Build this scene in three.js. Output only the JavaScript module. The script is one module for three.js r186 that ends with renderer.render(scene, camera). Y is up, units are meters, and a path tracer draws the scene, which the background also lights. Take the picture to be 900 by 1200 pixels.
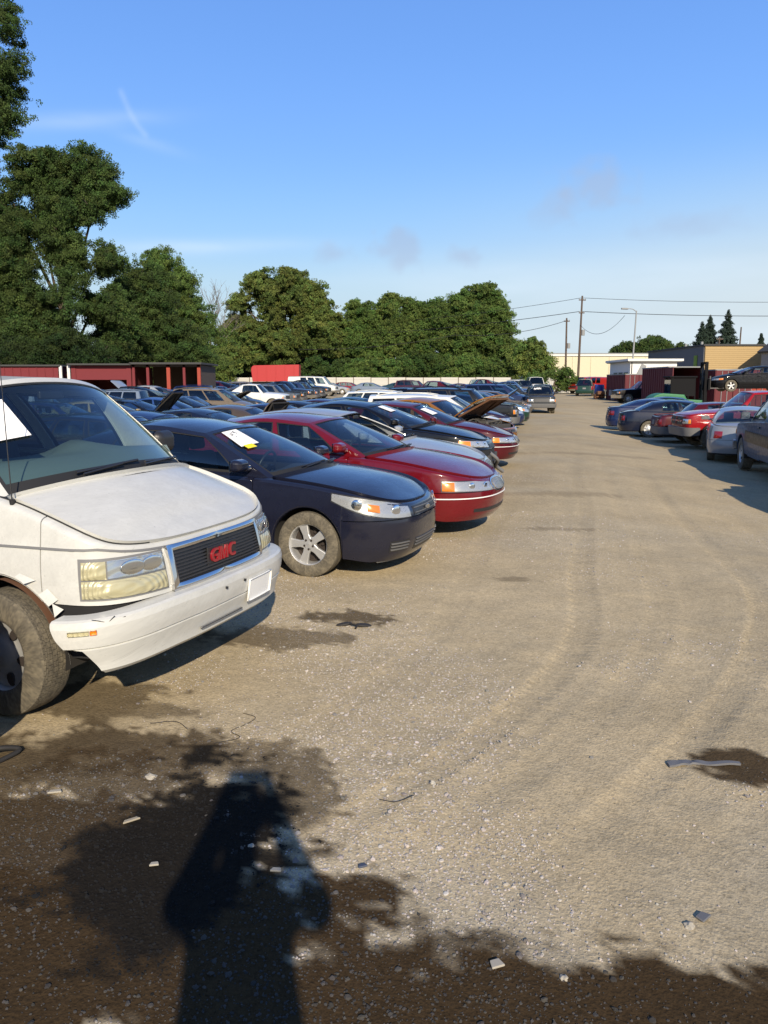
import * as THREE from 'three';
import { mergeGeometries, mergeVertices, toCreasedNormals } from 'three/addons/utils/BufferGeometryUtils.js';
import { RoundedBoxGeometry } from 'three/addons/geometries/RoundedBoxGeometry.js';
import { MarchingCubes } from 'three/addons/objects/MarchingCubes.js';
import { TextGeometry } from 'three/addons/geometries/TextGeometry.js';
import { FontLoader } from 'three/addons/loaders/FontLoader.js';

// ------------------------------------------------------------------ camera, sky, sun, exposure
const scene = new THREE.Scene();
const camera = new THREE.PerspectiveCamera(63.5, 0.75, 0.05, 3000);
const PITCH = 0.1536;
camera.position.set(0, 1.8, 0);
camera.rotation.set(-PITCH, 0, 0);

const renderer = new THREE.WebGLRenderer({ antialias: true });
renderer.toneMapping = THREE.LinearToneMapping;
renderer.toneMappingExposure = 1.27;
renderer.shadowMap.enabled = true;

// light travels forward and a little to the left: the sun stands behind the photographer's right shoulder, low
const SUN_EL = 26 * Math.PI / 180, SUN_AZ = 10 * Math.PI / 180;
const toSun = new THREE.Vector3(Math.sin(SUN_AZ) * Math.cos(SUN_EL), Math.sin(SUN_EL), Math.cos(SUN_AZ) * Math.cos(SUN_EL));
const sun = new THREE.DirectionalLight(new THREE.Color(1.0, 0.87, 0.68), 5);
sun.position.copy(toSun).multiplyScalar(120);
sun.castShadow = true;
sun.shadow.radius = 1.2;
sun.shadow.mapSize.set(4096, 4096);
Object.assign(sun.shadow.camera, { left: -90, right: 90, top: 90, bottom: -90, near: 1, far: 400 });
scene.add(sun); scene.add(sun.target);

// ------------------------------------------------------------------ small maths
function mulberry(a) { return () => { a |= 0; a = a + 0x6D2B79F5 | 0; let t = Math.imul(a ^ a >>> 15, 1 | a); t = t + Math.imul(t ^ t >>> 7, 61 | t) ^ t; return ((t ^ t >>> 14) >>> 0) / 4294967296; }; }
const lerp = (a, b, t) => a + (b - a) * t;
const clamp = (x, a = 0, b = 1) => Math.min(b, Math.max(a, x));
const smooth = (a, b, x) => { const t = clamp((x - a) / (b - a)); return t * t * (3 - 2 * t); };
function hash2(i, j, k = 0) { let h = Math.imul(i, 374761393) + Math.imul(j, 668265263) + Math.imul(k, 2147483647 ^ 0x5bd1e995) | 0; h = Math.imul(h ^ h >>> 13, 1274126177); return ((h ^ h >>> 16) >>> 0) / 4294967296; }
function vnoise(x, y, k = 0, per = 0) {
  const i = Math.floor(x), j = Math.floor(y), u = x - i, v = y - j, a = u * u * (3 - 2 * u), b = v * v * (3 - 2 * v);
  const w = per ? (q => ((q % per) + per) % per) : (q => q);
  return lerp(lerp(hash2(w(i), w(j), k), hash2(w(i + 1), w(j), k), a), lerp(hash2(w(i), w(j + 1), k), hash2(w(i + 1), w(j + 1), k), a), b);
}
function fbm(x, y, o = 4, k = 0) { let s = 0, a = 0.5, n = 0; for (let i = 0; i < o; i++) { s += a * vnoise(x, y, k + i * 7); n += a; a *= 0.5; x = x * 2.03 + 3.1; y = y * 2.03 + 1.7; } return s / n; }
function mono(tab) {           // smooth monotone interpolation through [[x, y], ...] with rising x
  const n = tab.length; if (n === 1) return () => tab[0][1];
  const d = [], m = [];
  for (let i = 0; i < n - 1; i++) d.push((tab[i + 1][1] - tab[i][1]) / (tab[i + 1][0] - tab[i][0]));
  for (let i = 0; i < n; i++) m.push(i === 0 ? d[0] : i === n - 1 ? d[n - 2] : d[i - 1] * d[i] <= 0 ? 0 : 2 * d[i - 1] * d[i] / (d[i - 1] + d[i]));
  return x => {
    if (x <= tab[0][0]) return tab[0][1]; if (x >= tab[n - 1][0]) return tab[n - 1][1];
    let i = 0; while (x > tab[i + 1][0]) i++;
    const h = tab[i + 1][0] - tab[i][0], t = (x - tab[i][0]) / h, t2 = t * t, t3 = t2 * t;
    return (2 * t3 - 3 * t2 + 1) * tab[i][1] + (t3 - 2 * t2 + t) * h * m[i] + (-2 * t3 + 3 * t2) * tab[i + 1][1] + (t3 - t2) * h * m[i + 1];
  };
}
const rgb = (r, g, b) => new THREE.Color().setRGB(r, g, b);          // linear
const hex = h => new THREE.Color(h);

// the sky: clear early air, paler towards the horizon, whiter low on the right, with a few thin clouds and an old vapour trail
{
  const w = 2048, h = 1024, d = new Float32Array(w * h * 4);
  const grad = [0, 1, 2].map(c => mono([[-90, [.20, .18, .15][c]], [-6, [.36, .39, .40][c]], [-1, [.44, .53, .57][c]], [0, [.46, .56, .61][c]], [3, [.47, .585, .645][c]], [6, [.42, .58, .70][c]], [10, [.28, .50, .80][c]], [15, [.19, .395, .80][c]], [23, [.133, .30, .71][c]], [40, [.09, .19, .46][c]], [90, [.06, .12, .31][c]]]));
  // soft clouds: [azimuth deg right of the view, elevation deg, half width, half height, grey-lilac strength, seed]
  const blobs = [[1.25, 8.94, 1.75, 1.38, 0.5, 1], [5.41, 8.26, 1.12, 0.75, 0.5, 2], [-3.31, 8.5, 1.38, 0.75, 0.3, 3], [13.72, 12.16, 2.62, 1.62, 0.42, 4], [11.45, 11.1, 1.88, 1.25, 0.25, 5], [19.13, 9.72, 3.75, 1.0, 0.2, 6]];
  // thin veils: [azimuth, elevation, half width, half height, slope, strength]
  const wisps = [[-19.06, 15.64, 4.38, 0.44, -0.12, 0.26], [-12.62, 8.73, 6.88, 0.44, -0.05, 0.32], [-14.78, 14.65, 1.88, 0.31, 0.2, 0.18], [14.05, 6.57, 16.25, 1.62, 0, 0.3], [19.49, 2.97, 15.0, 1.38, 0, 0.3]];
  // the vapour trail, as azimuth and elevation
  const trail = [[-16.6, 17.41], [-16.38, 16.88], [-16.05, 16.21], [-15.72, 15.68], [-15.23, 15.15]];
  for (let j = 0; j < h; j++) {
    const el = (j + 0.5) / h * 180 - 90;                              // row 0 is the bottom
    for (let i = 0; i < w; i++) {
      let az = (i + 0.5) / w * 360 - 180 - (-90);                     // degrees right of the view (-z)
      az = ((az + 540) % 360) - 180;
      let c = [grad[0](el), grad[1](el), grad[2](el)];
      const whit = smooth(-12, 40, Math.abs(az) < 120 ? az : 60) * smooth(16, 3, el) * smooth(-8, 0, el) * .95;
      c = [lerp(c[0], .54, whit), lerp(c[1], .605, whit), lerp(c[2], .635, whit)];
      if (el > -2 && el < 34 && Math.abs(az) < 40) {
        const n = fbm(az * .55, el * 1.3, 5, 11), n2 = fbm(az * .25, el * 1.6, 4, 40);
        for (const [a, e, sx, sy, k, sd] of blobs) {
          const q = ((az - a) / sx) ** 2 + ((el - e) / sy) ** 2;
          if (q < 5) { const m = k * clamp(1.15 - Math.sqrt(q) * .62 - (1 - fbm(az * 1.1 + sd * 9, el * 1.5, 5, 60)) * .95) * 1.9; const mm = clamp(m * 1.2, 0, .5); c = [lerp(c[0], .34, mm), lerp(c[1], .41, mm), lerp(c[2], .55, mm)]; }
        }
        for (const [a, e, sx, sy, sk, k] of wisps) {
          const q = ((az - a) / sx) ** 2 + ((el - e - (az - a) * -sk) / sy) ** 2, m = k * Math.exp(-q) * (.35 + 1.1 * n2);
          c = [lerp(c[0], .66, m), lerp(c[1], .76, m), lerp(c[2], .88, m)];
        }
        let best = 9; for (let t = 0; t < trail.length - 1; t++) { const [ax, ay] = trail[t], [bx, by] = trail[t + 1], dx = bx - ax, dy = by - ay, u = clamp(((az - ax) * dx + (el - ay) * dy) / (dx * dx + dy * dy)); best = Math.min(best, Math.hypot(az - ax - u * dx, el - ay - u * dy)); }
        if (best < 1) { const m = .2 * Math.exp(-((best / .13) ** 2)) * (.6 + .7 * n); c = [lerp(c[0], .72, m), lerp(c[1], .80, m), lerp(c[2], .95, m)]; }
      }
      const o = (j * w + i) * 4; d[o] = c[0]; d[o + 1] = c[1]; d[o + 2] = c[2]; d[o + 3] = 1;
    }
  }
  const sky = new THREE.DataTexture(d, w, h, THREE.RGBAFormat, THREE.FloatType);
  sky.mapping = THREE.EquirectangularReflectionMapping; sky.magFilter = THREE.LinearFilter; sky.minFilter = THREE.LinearFilter; sky.needsUpdate = true;
  scene.background = sky; scene.environment = sky;
}

// ------------------------------------------------------------------ object helpers
const taken = {};
function numbered(name) { const n = taken[name] = (taken[name] ?? -1) + 1; return n ? name + '_' + String(n).padStart(3, '0') : name; }
function tag(o, label, category, group, kind) { o.userData = {}; if (label) o.userData.label = label; if (category) o.userData.category = category; if (group) o.userData.group = group; if (kind) o.userData.kind = kind; return o; }
function shadows(o) { o.castShadow = o.receiveShadow = true; return o; }
function part(name, geo, mat, parent) { const m = shadows(new THREE.Mesh(geo, mat)); m.name = name; parent.add(m); return m; }
function top(name, geo, mat) { const m = shadows(new THREE.Mesh(geo, mat)); m.name = numbered(name); scene.add(m); return m; }
function thing(name, label, category, x = 0, y = 0, z = 0, turn = 0, group) { const g = new THREE.Group(); g.name = numbered(name); g.position.set(x, y, z); g.rotation.y = turn; scene.add(g); return tag(g, label, category, group); }
function clean(g) { const o = new THREE.BufferGeometry(); const idx = g.index; o.setAttribute('position', g.attributes.position); if (g.attributes.normal) o.setAttribute('normal', g.attributes.normal); else { g.computeVertexNormals(); o.setAttribute('normal', g.attributes.normal); } o.setAttribute('uv', g.attributes.uv || new THREE.BufferAttribute(new Float32Array(g.attributes.position.count * 2), 2)); if (idx) o.setIndex(idx); else o.setIndex([...Array(g.attributes.position.count).keys()]); return o; }
function merge(list) { list = list.filter(Boolean); return list.length === 1 ? list[0] : mergeGeometries(list.map(clean), false); }
function box(w, h, d, x = 0, y = 0, z = 0, ry = 0, rx = 0, rz = 0) { const g = new THREE.BoxGeometry(w, h, d); if (rx) g.rotateX(rx); if (rz) g.rotateZ(rz); if (ry) g.rotateY(ry); g.translate(x, y, z); return uvBox(g); }
function rbox(w, h, d, r, x = 0, y = 0, z = 0, seg = 2) { const g = new RoundedBoxGeometry(w, h, d, seg, r); g.translate(x, y, z); return uvBox(g); }
function uvBox(g) { const p = g.attributes.position, n = g.attributes.normal, uv = new Float32Array(p.count * 2); for (let i = 0; i < p.count; i++) { const ax = Math.abs(n.getX(i)), ay = Math.abs(n.getY(i)), az = Math.abs(n.getZ(i)); uv[i * 2] = ax > ay && ax > az ? p.getZ(i) : p.getX(i); uv[i * 2 + 1] = ay > ax && ay > az ? p.getZ(i) : p.getY(i); } g.setAttribute('uv', new THREE.BufferAttribute(uv, 2)); return g; }
function cyl(r0, r1, h, seg, x = 0, y = 0, z = 0, axis = 'y', open = false) { const g = new THREE.CylinderGeometry(r1, r0, h, seg, 1, open); if (axis === 'x') g.rotateZ(Math.PI / 2); if (axis === 'z') g.rotateX(Math.PI / 2); g.translate(x, y, z); return g; }
function bar(a, b, r, seg = 6, r2 = r) { const A = new THREE.Vector3(...a), B = new THREE.Vector3(...b), d = B.clone().sub(A), g = new THREE.CylinderGeometry(r2, r, d.length(), seg, 1); g.applyQuaternion(new THREE.Quaternion().setFromUnitVectors(new THREE.Vector3(0, 1, 0), d.clone().normalize())); g.translate((A.x + B.x) / 2, (A.y + B.y) / 2, (A.z + B.z) / 2); return g; }
function tube(pts, r, seg = 20, rs = 6) { return new THREE.TubeGeometry(new THREE.CatmullRomCurve3(pts.map(p => new THREE.Vector3(...p))), seg, r, rs, false); }
function dataTex(n, fn, srgb) { const d = new Uint8Array(n * n * 4); for (let j = 0; j < n; j++) for (let i = 0; i < n; i++) { const c = fn(i, j), o = (j * n + i) * 4; d[o] = c[0]; d[o + 1] = c[1]; d[o + 2] = c[2]; d[o + 3] = 255; } const t = new THREE.DataTexture(d, n, n); t.wrapS = t.wrapT = THREE.RepeatWrapping; t.magFilter = THREE.LinearFilter; t.minFilter = THREE.LinearMipmapLinearFilter; t.generateMipmaps = true; if (srgb) t.colorSpace = THREE.SRGBColorSpace; t.needsUpdate = true; return t; }
const std = (color, roughness = .8, metalness = 0, extra = {}) => new THREE.MeshStandardMaterial({ color, roughness, metalness, side: THREE.DoubleSide, ...extra });
const phys = (color, roughness, metalness = 0, extra = {}) => new THREE.MeshPhysicalMaterial({ color, roughness, metalness, side: THREE.DoubleSide, ...extra });
// the yard climbs very slightly towards its far end and falls a little towards the right-hand row
const rise = d => 0.55 * smooth(45, 100, d) + Math.max(0, Math.min(d, 260) - 100) * .006;
const G = (x, zf) => rise(zf) - .22 * smooth(3.6, 7.6, x - .2 * (zf - 18)) * smooth(4, 12, zf) * smooth(62, 40, zf) - .18 * smooth(2.6, .2, x - .2 * (zf - 18)) * smooth(10.5, 17, zf) * smooth(70, 46, zf);
// ------------------------------------------------------------------ materials shared by the vehicles
const dustTex = dataTex(512, (i, j) => { const a = vnoise(i / 5, j / 5, 3, 103) * .35 + vnoise(i / 24, j / 24, 4, 22) * .4 + vnoise(i / 1.3, j / 1.3, 5, 394) * .25, s = vnoise(i / 2.1, j / 2.1, 9, 244) > .955 ? .86 : 1; const v = 255 * clamp((.925 + .09 * a) * s); return [v, v, v]; }, true);
dustTex.repeat.set(.9, .9);
const roughTex = dataTex(256, (i, j) => { const a = vnoise(i / 9, j / 9, 31, 29) * .5 + vnoise(i / 2.5, j / 2.5, 33, 103) * .5, v = 255 * clamp(.55 + .5 * a); return [v, v, v]; });
roughTex.repeat.set(.8, .8);
const fluteTex = dataTex(128, (i, j) => { const v = 255 * (.5 + .3 * Math.sin(i / 128 * Math.PI * 2 * 8) + .2 * Math.sin(j / 128 * Math.PI * 2 * 3)); return [v, v, v]; }); fluteTex.repeat.set(7, 7);
const paintCache = {};
function paint(color, opt = {}) {
  const key = color + JSON.stringify(opt);
  return paintCache[key] ??= phys(hex(color), opt.rough ?? .5, opt.metal ?? 0, { map: dustTex, roughnessMap: roughTex, clearcoat: opt.coat ?? .8, clearcoatRoughness: opt.coatRough ?? .07, specularIntensity: .35 });
}
const M = {
  glass: phys(rgb(.56, .66, .68), .02, 0, { transmission: 1, thickness: 0, ior: 1.75 }),
  tint: phys(rgb(.16, .19, .21), .03, 0, { transmission: 1, thickness: 0, ior: 1.75 }),
  trim: std(rgb(.018, .018, .02), .55, 0, { roughnessMap: roughTex }),
  rubber: std(rgb(.012, .012, .012), .7),
  inner: std(rgb(.012, .012, .013), .9),
  liner: std(rgb(.02, .018, .016), .95),
  under: std(rgb(.03, .026, .022), .95),
  chrome: phys(rgb(.62, .62, .62), .2, 1, { roughnessMap: roughTex }),
  alloy: phys(rgb(.58, .58, .57), .42, .6, { map: dustTex }),
  steel: std(rgb(.10, .095, .09), .7, .4),
  brake: std(rgb(.05, .04, .035), .8, .5),
  seat: std(rgb(.06, .06, .062), .95),
  seatTan: std(rgb(.15, .13, .10), .95),
  dash: std(rgb(.05, .05, .052), .8),
  dashGreen: std(rgb(.20, .25, .22), .8),
  lens: phys(rgb(.55, .56, .55), .2, .6, { bumpMap: fluteTex, bumpScale: .005, clearcoat: 1, clearcoatRoughness: .05 }),
  lensClear: phys(rgb(.92, .93, .92), .03, 0, { transmission: 1, thickness: 0, ior: 1.5 }),
  lampBox: phys(rgb(.50, .50, .50), .38, .5, { roughnessMap: roughTex }),
  lensYellow: phys(rgb(.50, .46, .28), .32, .2, { clearcoat: 1, clearcoatRoughness: .1, bumpMap: fluteTex, bumpScale: .006, map: dustTex }),
  reflector: phys(rgb(.85, .85, .85), .12, 1),
  amber: phys(rgb(.75, .22, .01), .25, .1, { clearcoat: 1 }),
  red: phys(rgb(.22, .007, .006), .22, .1, { clearcoat: 1 }),
  white: std(rgb(.72, .72, .70), .6),
  paper: std(rgb(.78, .78, .76), .9),
  yellow: std(rgb(.75, .62, .03), .9),
  engine: std(rgb(.07, .066, .06), .7, .3),
  rust: std(rgb(.13, .06, .03), .95),
  plastic: std(rgb(.022, .022, .024), .6),
  grey: std(rgb(.16, .16, .16), .6),
  bumperGrey: std(rgb(.11, .11, .11), .55),
  badge: phys(rgb(.26, .008, .016), .35, 0, { clearcoat: .6 }),
};
const tyreTex = dataTex(256, (i, j) => { const n = vnoise(i / 6, j / 6, 71, 43) * .6 + vnoise(i / 22, j / 22, 72, 12) * .6; return [255 * clamp(.25 + .20 * n), 255 * clamp(.235 + .185 * n), 255 * clamp(.205 + .15 * n)]; }, true);
const treadBump = dataTex(256, (i, j) => { const g = (j % 32) < 4 ? 0 : 1, lug = ((i + (j >> 5) * 9) % 22) < 4 ? .25 : 1; const v = 255 * g * lug; return [v, v, v]; });
M.tyre = std(rgb(1, 1, 1), .92, 0, { map: tyreTex });
M.tread = std(rgb(1, 1, 1), .95, 0, { map: tyreTex, bumpMap: treadBump, bumpScale: .006 });

// ------------------------------------------------------------------ panels
// grid of points fn(u, v) -> [x, y, z]; skirt gives the sheet an edge of that depth
function grid(fn, us, vs, o = {}) {
  const U = Array.isArray(us) ? us : [...Array(us + 1)].map((_, i) => i / us), Vv = Array.isArray(vs) ? vs : [...Array(vs + 1)].map((_, i) => i / vs);
  const nu = U.length, nv = Vv.length, pos = [], uv = [], idx = [];
  for (let i = 0; i < nu; i++) for (let j = 0; j < nv; j++) { const p = fn(U[i], Vv[j]); pos.push(p[0], p[1], p[2]); uv.push(p[0] + p[2] * .61, p[1] + p[2] * .37); }
  for (let i = 0; i < nu - 1; i++) for (let j = 0; j < nv - 1; j++) { const a = i * nv + j, b = a + nv; if (o.flip) idx.push(a, a + 1, b, b, a + 1, b + 1); else idx.push(a, b, a + 1, b, b + 1, a + 1); }
  let g = new THREE.BufferGeometry();
  g.setAttribute('position', new THREE.Float32BufferAttribute(pos, 3)); g.setAttribute('uv', new THREE.Float32BufferAttribute(uv, 2)); g.setIndex(idx); g.computeVertexNormals();
  if (o.off) { const p = g.attributes.position, n = g.attributes.normal; for (let i = 0; i < p.count; i++) p.setXYZ(i, p.getX(i) + n.getX(i) * o.off, p.getY(i) + n.getY(i) * o.off, p.getZ(i) + n.getZ(i) * o.off); }
  if (o.skirt) {
    const p = g.attributes.position, n = g.attributes.normal, loop = [];
    for (let j = 0; j < nv; j++) loop.push(j); for (let i = 1; i < nu; i++) loop.push(i * nv + nv - 1); for (let j = nv - 2; j >= 0; j--) loop.push((nu - 1) * nv + j); for (let i = nu - 2; i > 0; i--) loop.push(i * nv);
    const sp = [], su = [], si = [], L = loop.length;
    for (let k = 0; k <= L; k++) { const v = loop[k % L]; sp.push(p.getX(v), p.getY(v), p.getZ(v), p.getX(v) - n.getX(v) * o.skirt, p.getY(v) - n.getY(v) * o.skirt, p.getZ(v) - n.getZ(v) * o.skirt); su.push(k * .02, 0, k * .02, .02); }
    for (let k = 0; k < L; k++) { const a = k * 2; if (o.flip) si.push(a, a + 2, a + 1, a + 1, a + 2, a + 3); else si.push(a, a + 1, a + 2, a + 1, a + 3, a + 2); }
    const s = new THREE.BufferGeometry(); s.setAttribute('position', new THREE.Float32BufferAttribute(sp, 3)); s.setAttribute('uv', new THREE.Float32BufferAttribute(su, 2)); s.setIndex(si); s.computeVertexNormals();
    g = mergeGeometries([g, s]);
  }
  return g;
}
function mirrorZ(g) { g = g.clone(); const p = g.attributes.position, n = g.attributes.normal; for (let i = 0; i < p.count; i++) { p.setZ(i, -p.getZ(i)); n.setZ(i, -n.getZ(i)); } const ix = g.index.array; for (let i = 0; i < ix.length; i += 3) { const t = ix[i]; ix[i] = ix[i + 1]; ix[i + 1] = t; } return g; }
const both = g => merge([g, mirrorZ(g)]);
const frac = (a, b, n) => [...Array(n + 1)].map((_, i) => lerp(a, b, i / n));

// the lower body of a vehicle as one wrapped surface: x forward, y up, z to its right
class Shell {
  constructor(c) {
    this.c = c; const pts = [];
    const q = (xe, L, n, sgn, out) => { const N = 160; for (let i = 0; i <= N; i++) { const th = i / N * Math.PI / 2, cx = Math.pow(Math.cos(th), 2 / n), cz = Math.pow(Math.sin(th), 2 / n); const gx = Math.pow(cx, n - 1) / L, gz = Math.pow(cz, n - 1) / c.hw, l = Math.hypot(gx, gz) || 1; out.push([xe + sgn * L * (cx - 1), c.hw * cz, sgn * gx / l, gz / l]); } };
    const A = [], B = []; q(c.xF, c.Lf, c.nf, 1, A); q(c.xR, c.Lr, c.nr, -1, B); B.reverse();
    for (const p of A) pts.push(p); for (let i = 1; i < 40; i++) pts.push([lerp(c.xF - c.Lf, c.xR + c.Lr, i / 40), c.hw, 0, 1]); for (const p of B) pts.push(p);
    if (c.taperF || c.taperR) for (const p of pts) { const t = p[0] > 0 ? c.taperF || 0 : c.taperR || 0, e = p[0] > 0 ? c.xF : c.xR; p[1] *= 1 - t * (p[0] / e) ** 2; }
    let s = 0; const out = [];
    pts.forEach((p, i) => { if (i) { const d = Math.hypot(p[0] - pts[i - 1][0], p[1] - pts[i - 1][1]); if (d < 1e-6) return; s += d; } out.push([s, ...p]); });
    this.pts = out; this.S = s;
    this.ysh = mono(c.sh); this.pF = mono(c.pF); this.pS = mono(c.pS); this.pR = mono(c.pR);
  }
  P(s) { const a = this.pts; s = clamp(s, 0, this.S); let lo = 0, hi = a.length - 1; while (hi - lo > 1) { const m = lo + hi >> 1; if (a[m][0] <= s) lo = m; else hi = m; } const t = (s - a[lo][0]) / (a[hi][0] - a[lo][0] || 1), A = a[lo], B = a[hi]; let nx = lerp(A[3], B[3], t), nz = lerp(A[4], B[4], t); const l = Math.hypot(nx, nz) || 1; return [lerp(A[1], B[1], t), lerp(A[2], B[2], t), nx / l, nz / l]; }
  sX(x) { let lo = 0, hi = this.S; for (let i = 0; i < 40; i++) { const m = (lo + hi) / 2; if (this.P(m)[0] > x) lo = m; else hi = m; } return (lo + hi) / 2; }
  sF(z) { let lo = 0, hi = this.S / 2; for (let i = 0; i < 40; i++) { const m = (lo + hi) / 2; if (this.P(m)[1] < z) lo = m; else hi = m; } return (lo + hi) / 2; }
  sR(z) { let lo = this.S / 2, hi = this.S; for (let i = 0; i < 40; i++) { const m = (lo + hi) / 2; if (this.P(m)[1] > z) lo = m; else hi = m; } return (lo + hi) / 2; }
  W8(nx) { const f = Math.max(0, nx) ** 1.6, r = Math.max(0, -nx) ** 1.6; return [f, 1 - f - r, r]; }
  top(s) { return this.ysh(this.P(s)[0]); }
  inset(p, y) { const [f, d, r] = this.W8(p[2]); return f * this.pF(y) + d * this.pS(y) + r * this.pR(y); }
  W(s, y, off = 0) { const p = this.P(s), i = this.inset(p, y) - off; return [p[0] - p[2] * i, y, Math.max(0, p[1] - p[3] * i)]; }
  round(s, a, off = 0) { const c = this.c, p = this.P(s), [f, d, r] = this.W8(p[2]), y = this.ysh(p[0]), rs = f * c.rsF + d * c.rs + r * c.rsR, rh = f * c.rhF + d * c.rh + r * c.rhR, t = a * Math.PI / 2, i = this.inset(p, y) + rs * (1 - Math.cos(t)) - off * Math.cos(t); return [p[0] - p[2] * i, y + rh * Math.sin(t) + off * Math.sin(t), Math.max(0, p[1] - p[3] * i)]; }
  lower(s, base) { const c = this.c, x = this.P(s)[0]; for (const ax of [c.fx, c.rx]) { const d = Math.abs(x - ax); if (d < c.archR) return Math.max(base, c.R + (c.archY || 0) + Math.sqrt(c.archR ** 2 - d * d) * (c.archH || 1)); } return base; }
  cols(s0, s1, n) { const c = this.c, out = frac(s0, s1, n); for (const ax of [c.fx, c.rx]) { for (const k of [-1, 1]) for (const e of [0, .004, -.01, -.03, -.06, -.1]) { const s = this.sX(ax + k * (c.archR + e)); if (s > s0 + .002 && s < s1 - .002) out.push(s); } } return out.sort((a, b) => a - b).filter((v, i, a) => !i || v - a[i - 1] > .0015); }
  // wall patch between s0 and s1 from y0(s) to y1(s); rounded over onto the top when cap is set
  wall(s0, s1, y0, y1, nu, nv, o = {}) {
    const f0 = typeof y0 === 'function' ? y0 : () => y0, f1 = typeof y1 === 'function' ? y1 : y1 == null ? s => this.top(s) : () => y1, off = o.off || 0;
    const vs = frac(0, 1, nv); if (o.cap) for (let k = 1; k <= (o.capN || 4); k++) vs.push(1 + k / (o.capN || 4) * (o.capTo ?? .985));
    return grid((s, v) => v <= 1 ? this.W(s, lerp(f0(s), f1(s), v), off) : this.round(s, v - 1, off), o.cols || this.cols(s0, s1, nu), vs, { flip: true, skirt: o.skirt ?? .012 });
  }
  // quad laid on the wall: corners [s, y] front-low, rear-low, rear-top, front-top
  quad(a, b, c, d, nu, nv, o = {}) { return grid((u, v) => { const s = lerp(lerp(a[0], b[0], u), lerp(d[0], c[0], u), v), y = lerp(lerp(a[1], b[1], u), lerp(d[1], c[1], u), v); const e = o.pillow ? o.pillow * (1 - (2 * u - 1) ** 4) * (1 - (2 * v - 1) ** 4) : 0; return this.W(s, y, (o.off ?? .006) + e); }, nu, nv, { flip: true, skirt: o.skirt ?? .02 }); }
}

// ------------------------------------------------------------------ wheels
function wheelGeos(R, w, style, q) {
  const rim = R * (style === 'truck' ? .60 : .655), seg = q === 0 ? 48 : q === 1 ? 28 : 16, h = w / 2;
  const side = new THREE.LatheGeometry([[rim - .012, -h * .8], [rim, -h * .92], [rim + .02, -h * .96], [lerp(rim, R, .5), -h], [R - .022, -h * .94], [R - .006, -h * .82]].map(p => new THREE.Vector2(p[0], p[1])), seg);
  const tread = new THREE.LatheGeometry([[R - .006, -h * .82], [R, -h * .6], [R + .001, 0], [R, h * .6], [R - .006, h * .82]].map(p => new THREE.Vector2(p[0], p[1])), seg);
  const outer = new THREE.LatheGeometry([[R - .006, h * .82], [R - .022, h * .94], [lerp(rim, R, .5), h], [rim + .02, h * .96], [rim, h * .92], [rim - .012, h * .8]].map(p => new THREE.Vector2(p[0], p[1])), seg);
  for (const g of [side, tread, outer]) { g.rotateX(Math.PI / 2); const uv = g.attributes.uv; for (let i = 0; i < uv.count; i++) uv.setXY(i, uv.getX(i) * 6, uv.getY(i) * (g === tread ? 1 : .3)); }
  const tyre = merge([side, outer]);
  const hub = [], dark = [];
  const lathe = (pts) => { const g = new THREE.LatheGeometry(pts.map(p => new THREE.Vector2(p[0], p[1])), seg); g.rotateX(Math.PI / 2); return g; };
  hub.push(lathe([[rim - .004, h * .55], [rim + .004, h * .82], [rim - .012, h * .84], [rim - .022, h * .5], [rim - .025, -h * .3]]));
  dark.push(lathe([[rim - .026, -h * .3], [.02, -h * .25]]));
  if (style === 'five') {
    for (let k = 0; k < 5; k++) { const s = new THREE.Shape(), r1 = rim - .015; s.moveTo(-.035, .03); s.lineTo(-.026, .09); s.lineTo(-.040, r1); s.lineTo(.040, r1); s.lineTo(.026, .09); s.lineTo(.035, .03); const e = new THREE.ExtrudeGeometry(s, { depth: .02, bevelEnabled: true, bevelSize: .006, bevelThickness: .008, bevelSegments: 2, curveSegments: 4 }); e.translate(0, 0, h * .34); e.rotateZ(k * Math.PI * 2 / 5); hub.push(e); }
    hub.push(lathe([[.072, h * .3], [.066, h * .55], [.03, h * .62], [0.001, h * .64]]));
    for (let k = 0; k < 5; k++) { const a = k * Math.PI * 2 / 5 + .63; dark.push(cyl(.011, .011, .012, 8, Math.cos(a) * .046, Math.sin(a) * .046, h * .6, 'z')); }
    for (let k = 0; k < 10; k++) { const a = (k + .5) * Math.PI * 2 / 10; dark.push(cyl(.016, .016, .01, 8, Math.cos(a) * .115, Math.sin(a) * .115, -h * .1, 'z')); }
  } else {
    const nh = style === 'truck' ? 6 : style === 'holes' ? 8 : 7;
    hub.push(lathe([[rim - .02, h * .50], [rim * .86, h * .56], [rim * .62, h * .44], [.08, h * .58], [.06, h * .74], [.001, h * .76]]));
    for (let k = 0; k < nh; k++) { const a = (k + .5) * Math.PI * 2 / nh, e = cyl(.02, .02, .03, 10, 0, 0, 0, 'z'); e.scale(style === 'truck' ? 1.25 : .8, style === 'truck' ? 1.9 : 1.35, 1); e.translate(0, rim * .72, h * .47); e.rotateZ(a); dark.push(e); }
  }
  return { tyre, tread, rim: merge(hub), rimDark: merge(dark) };
}

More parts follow.
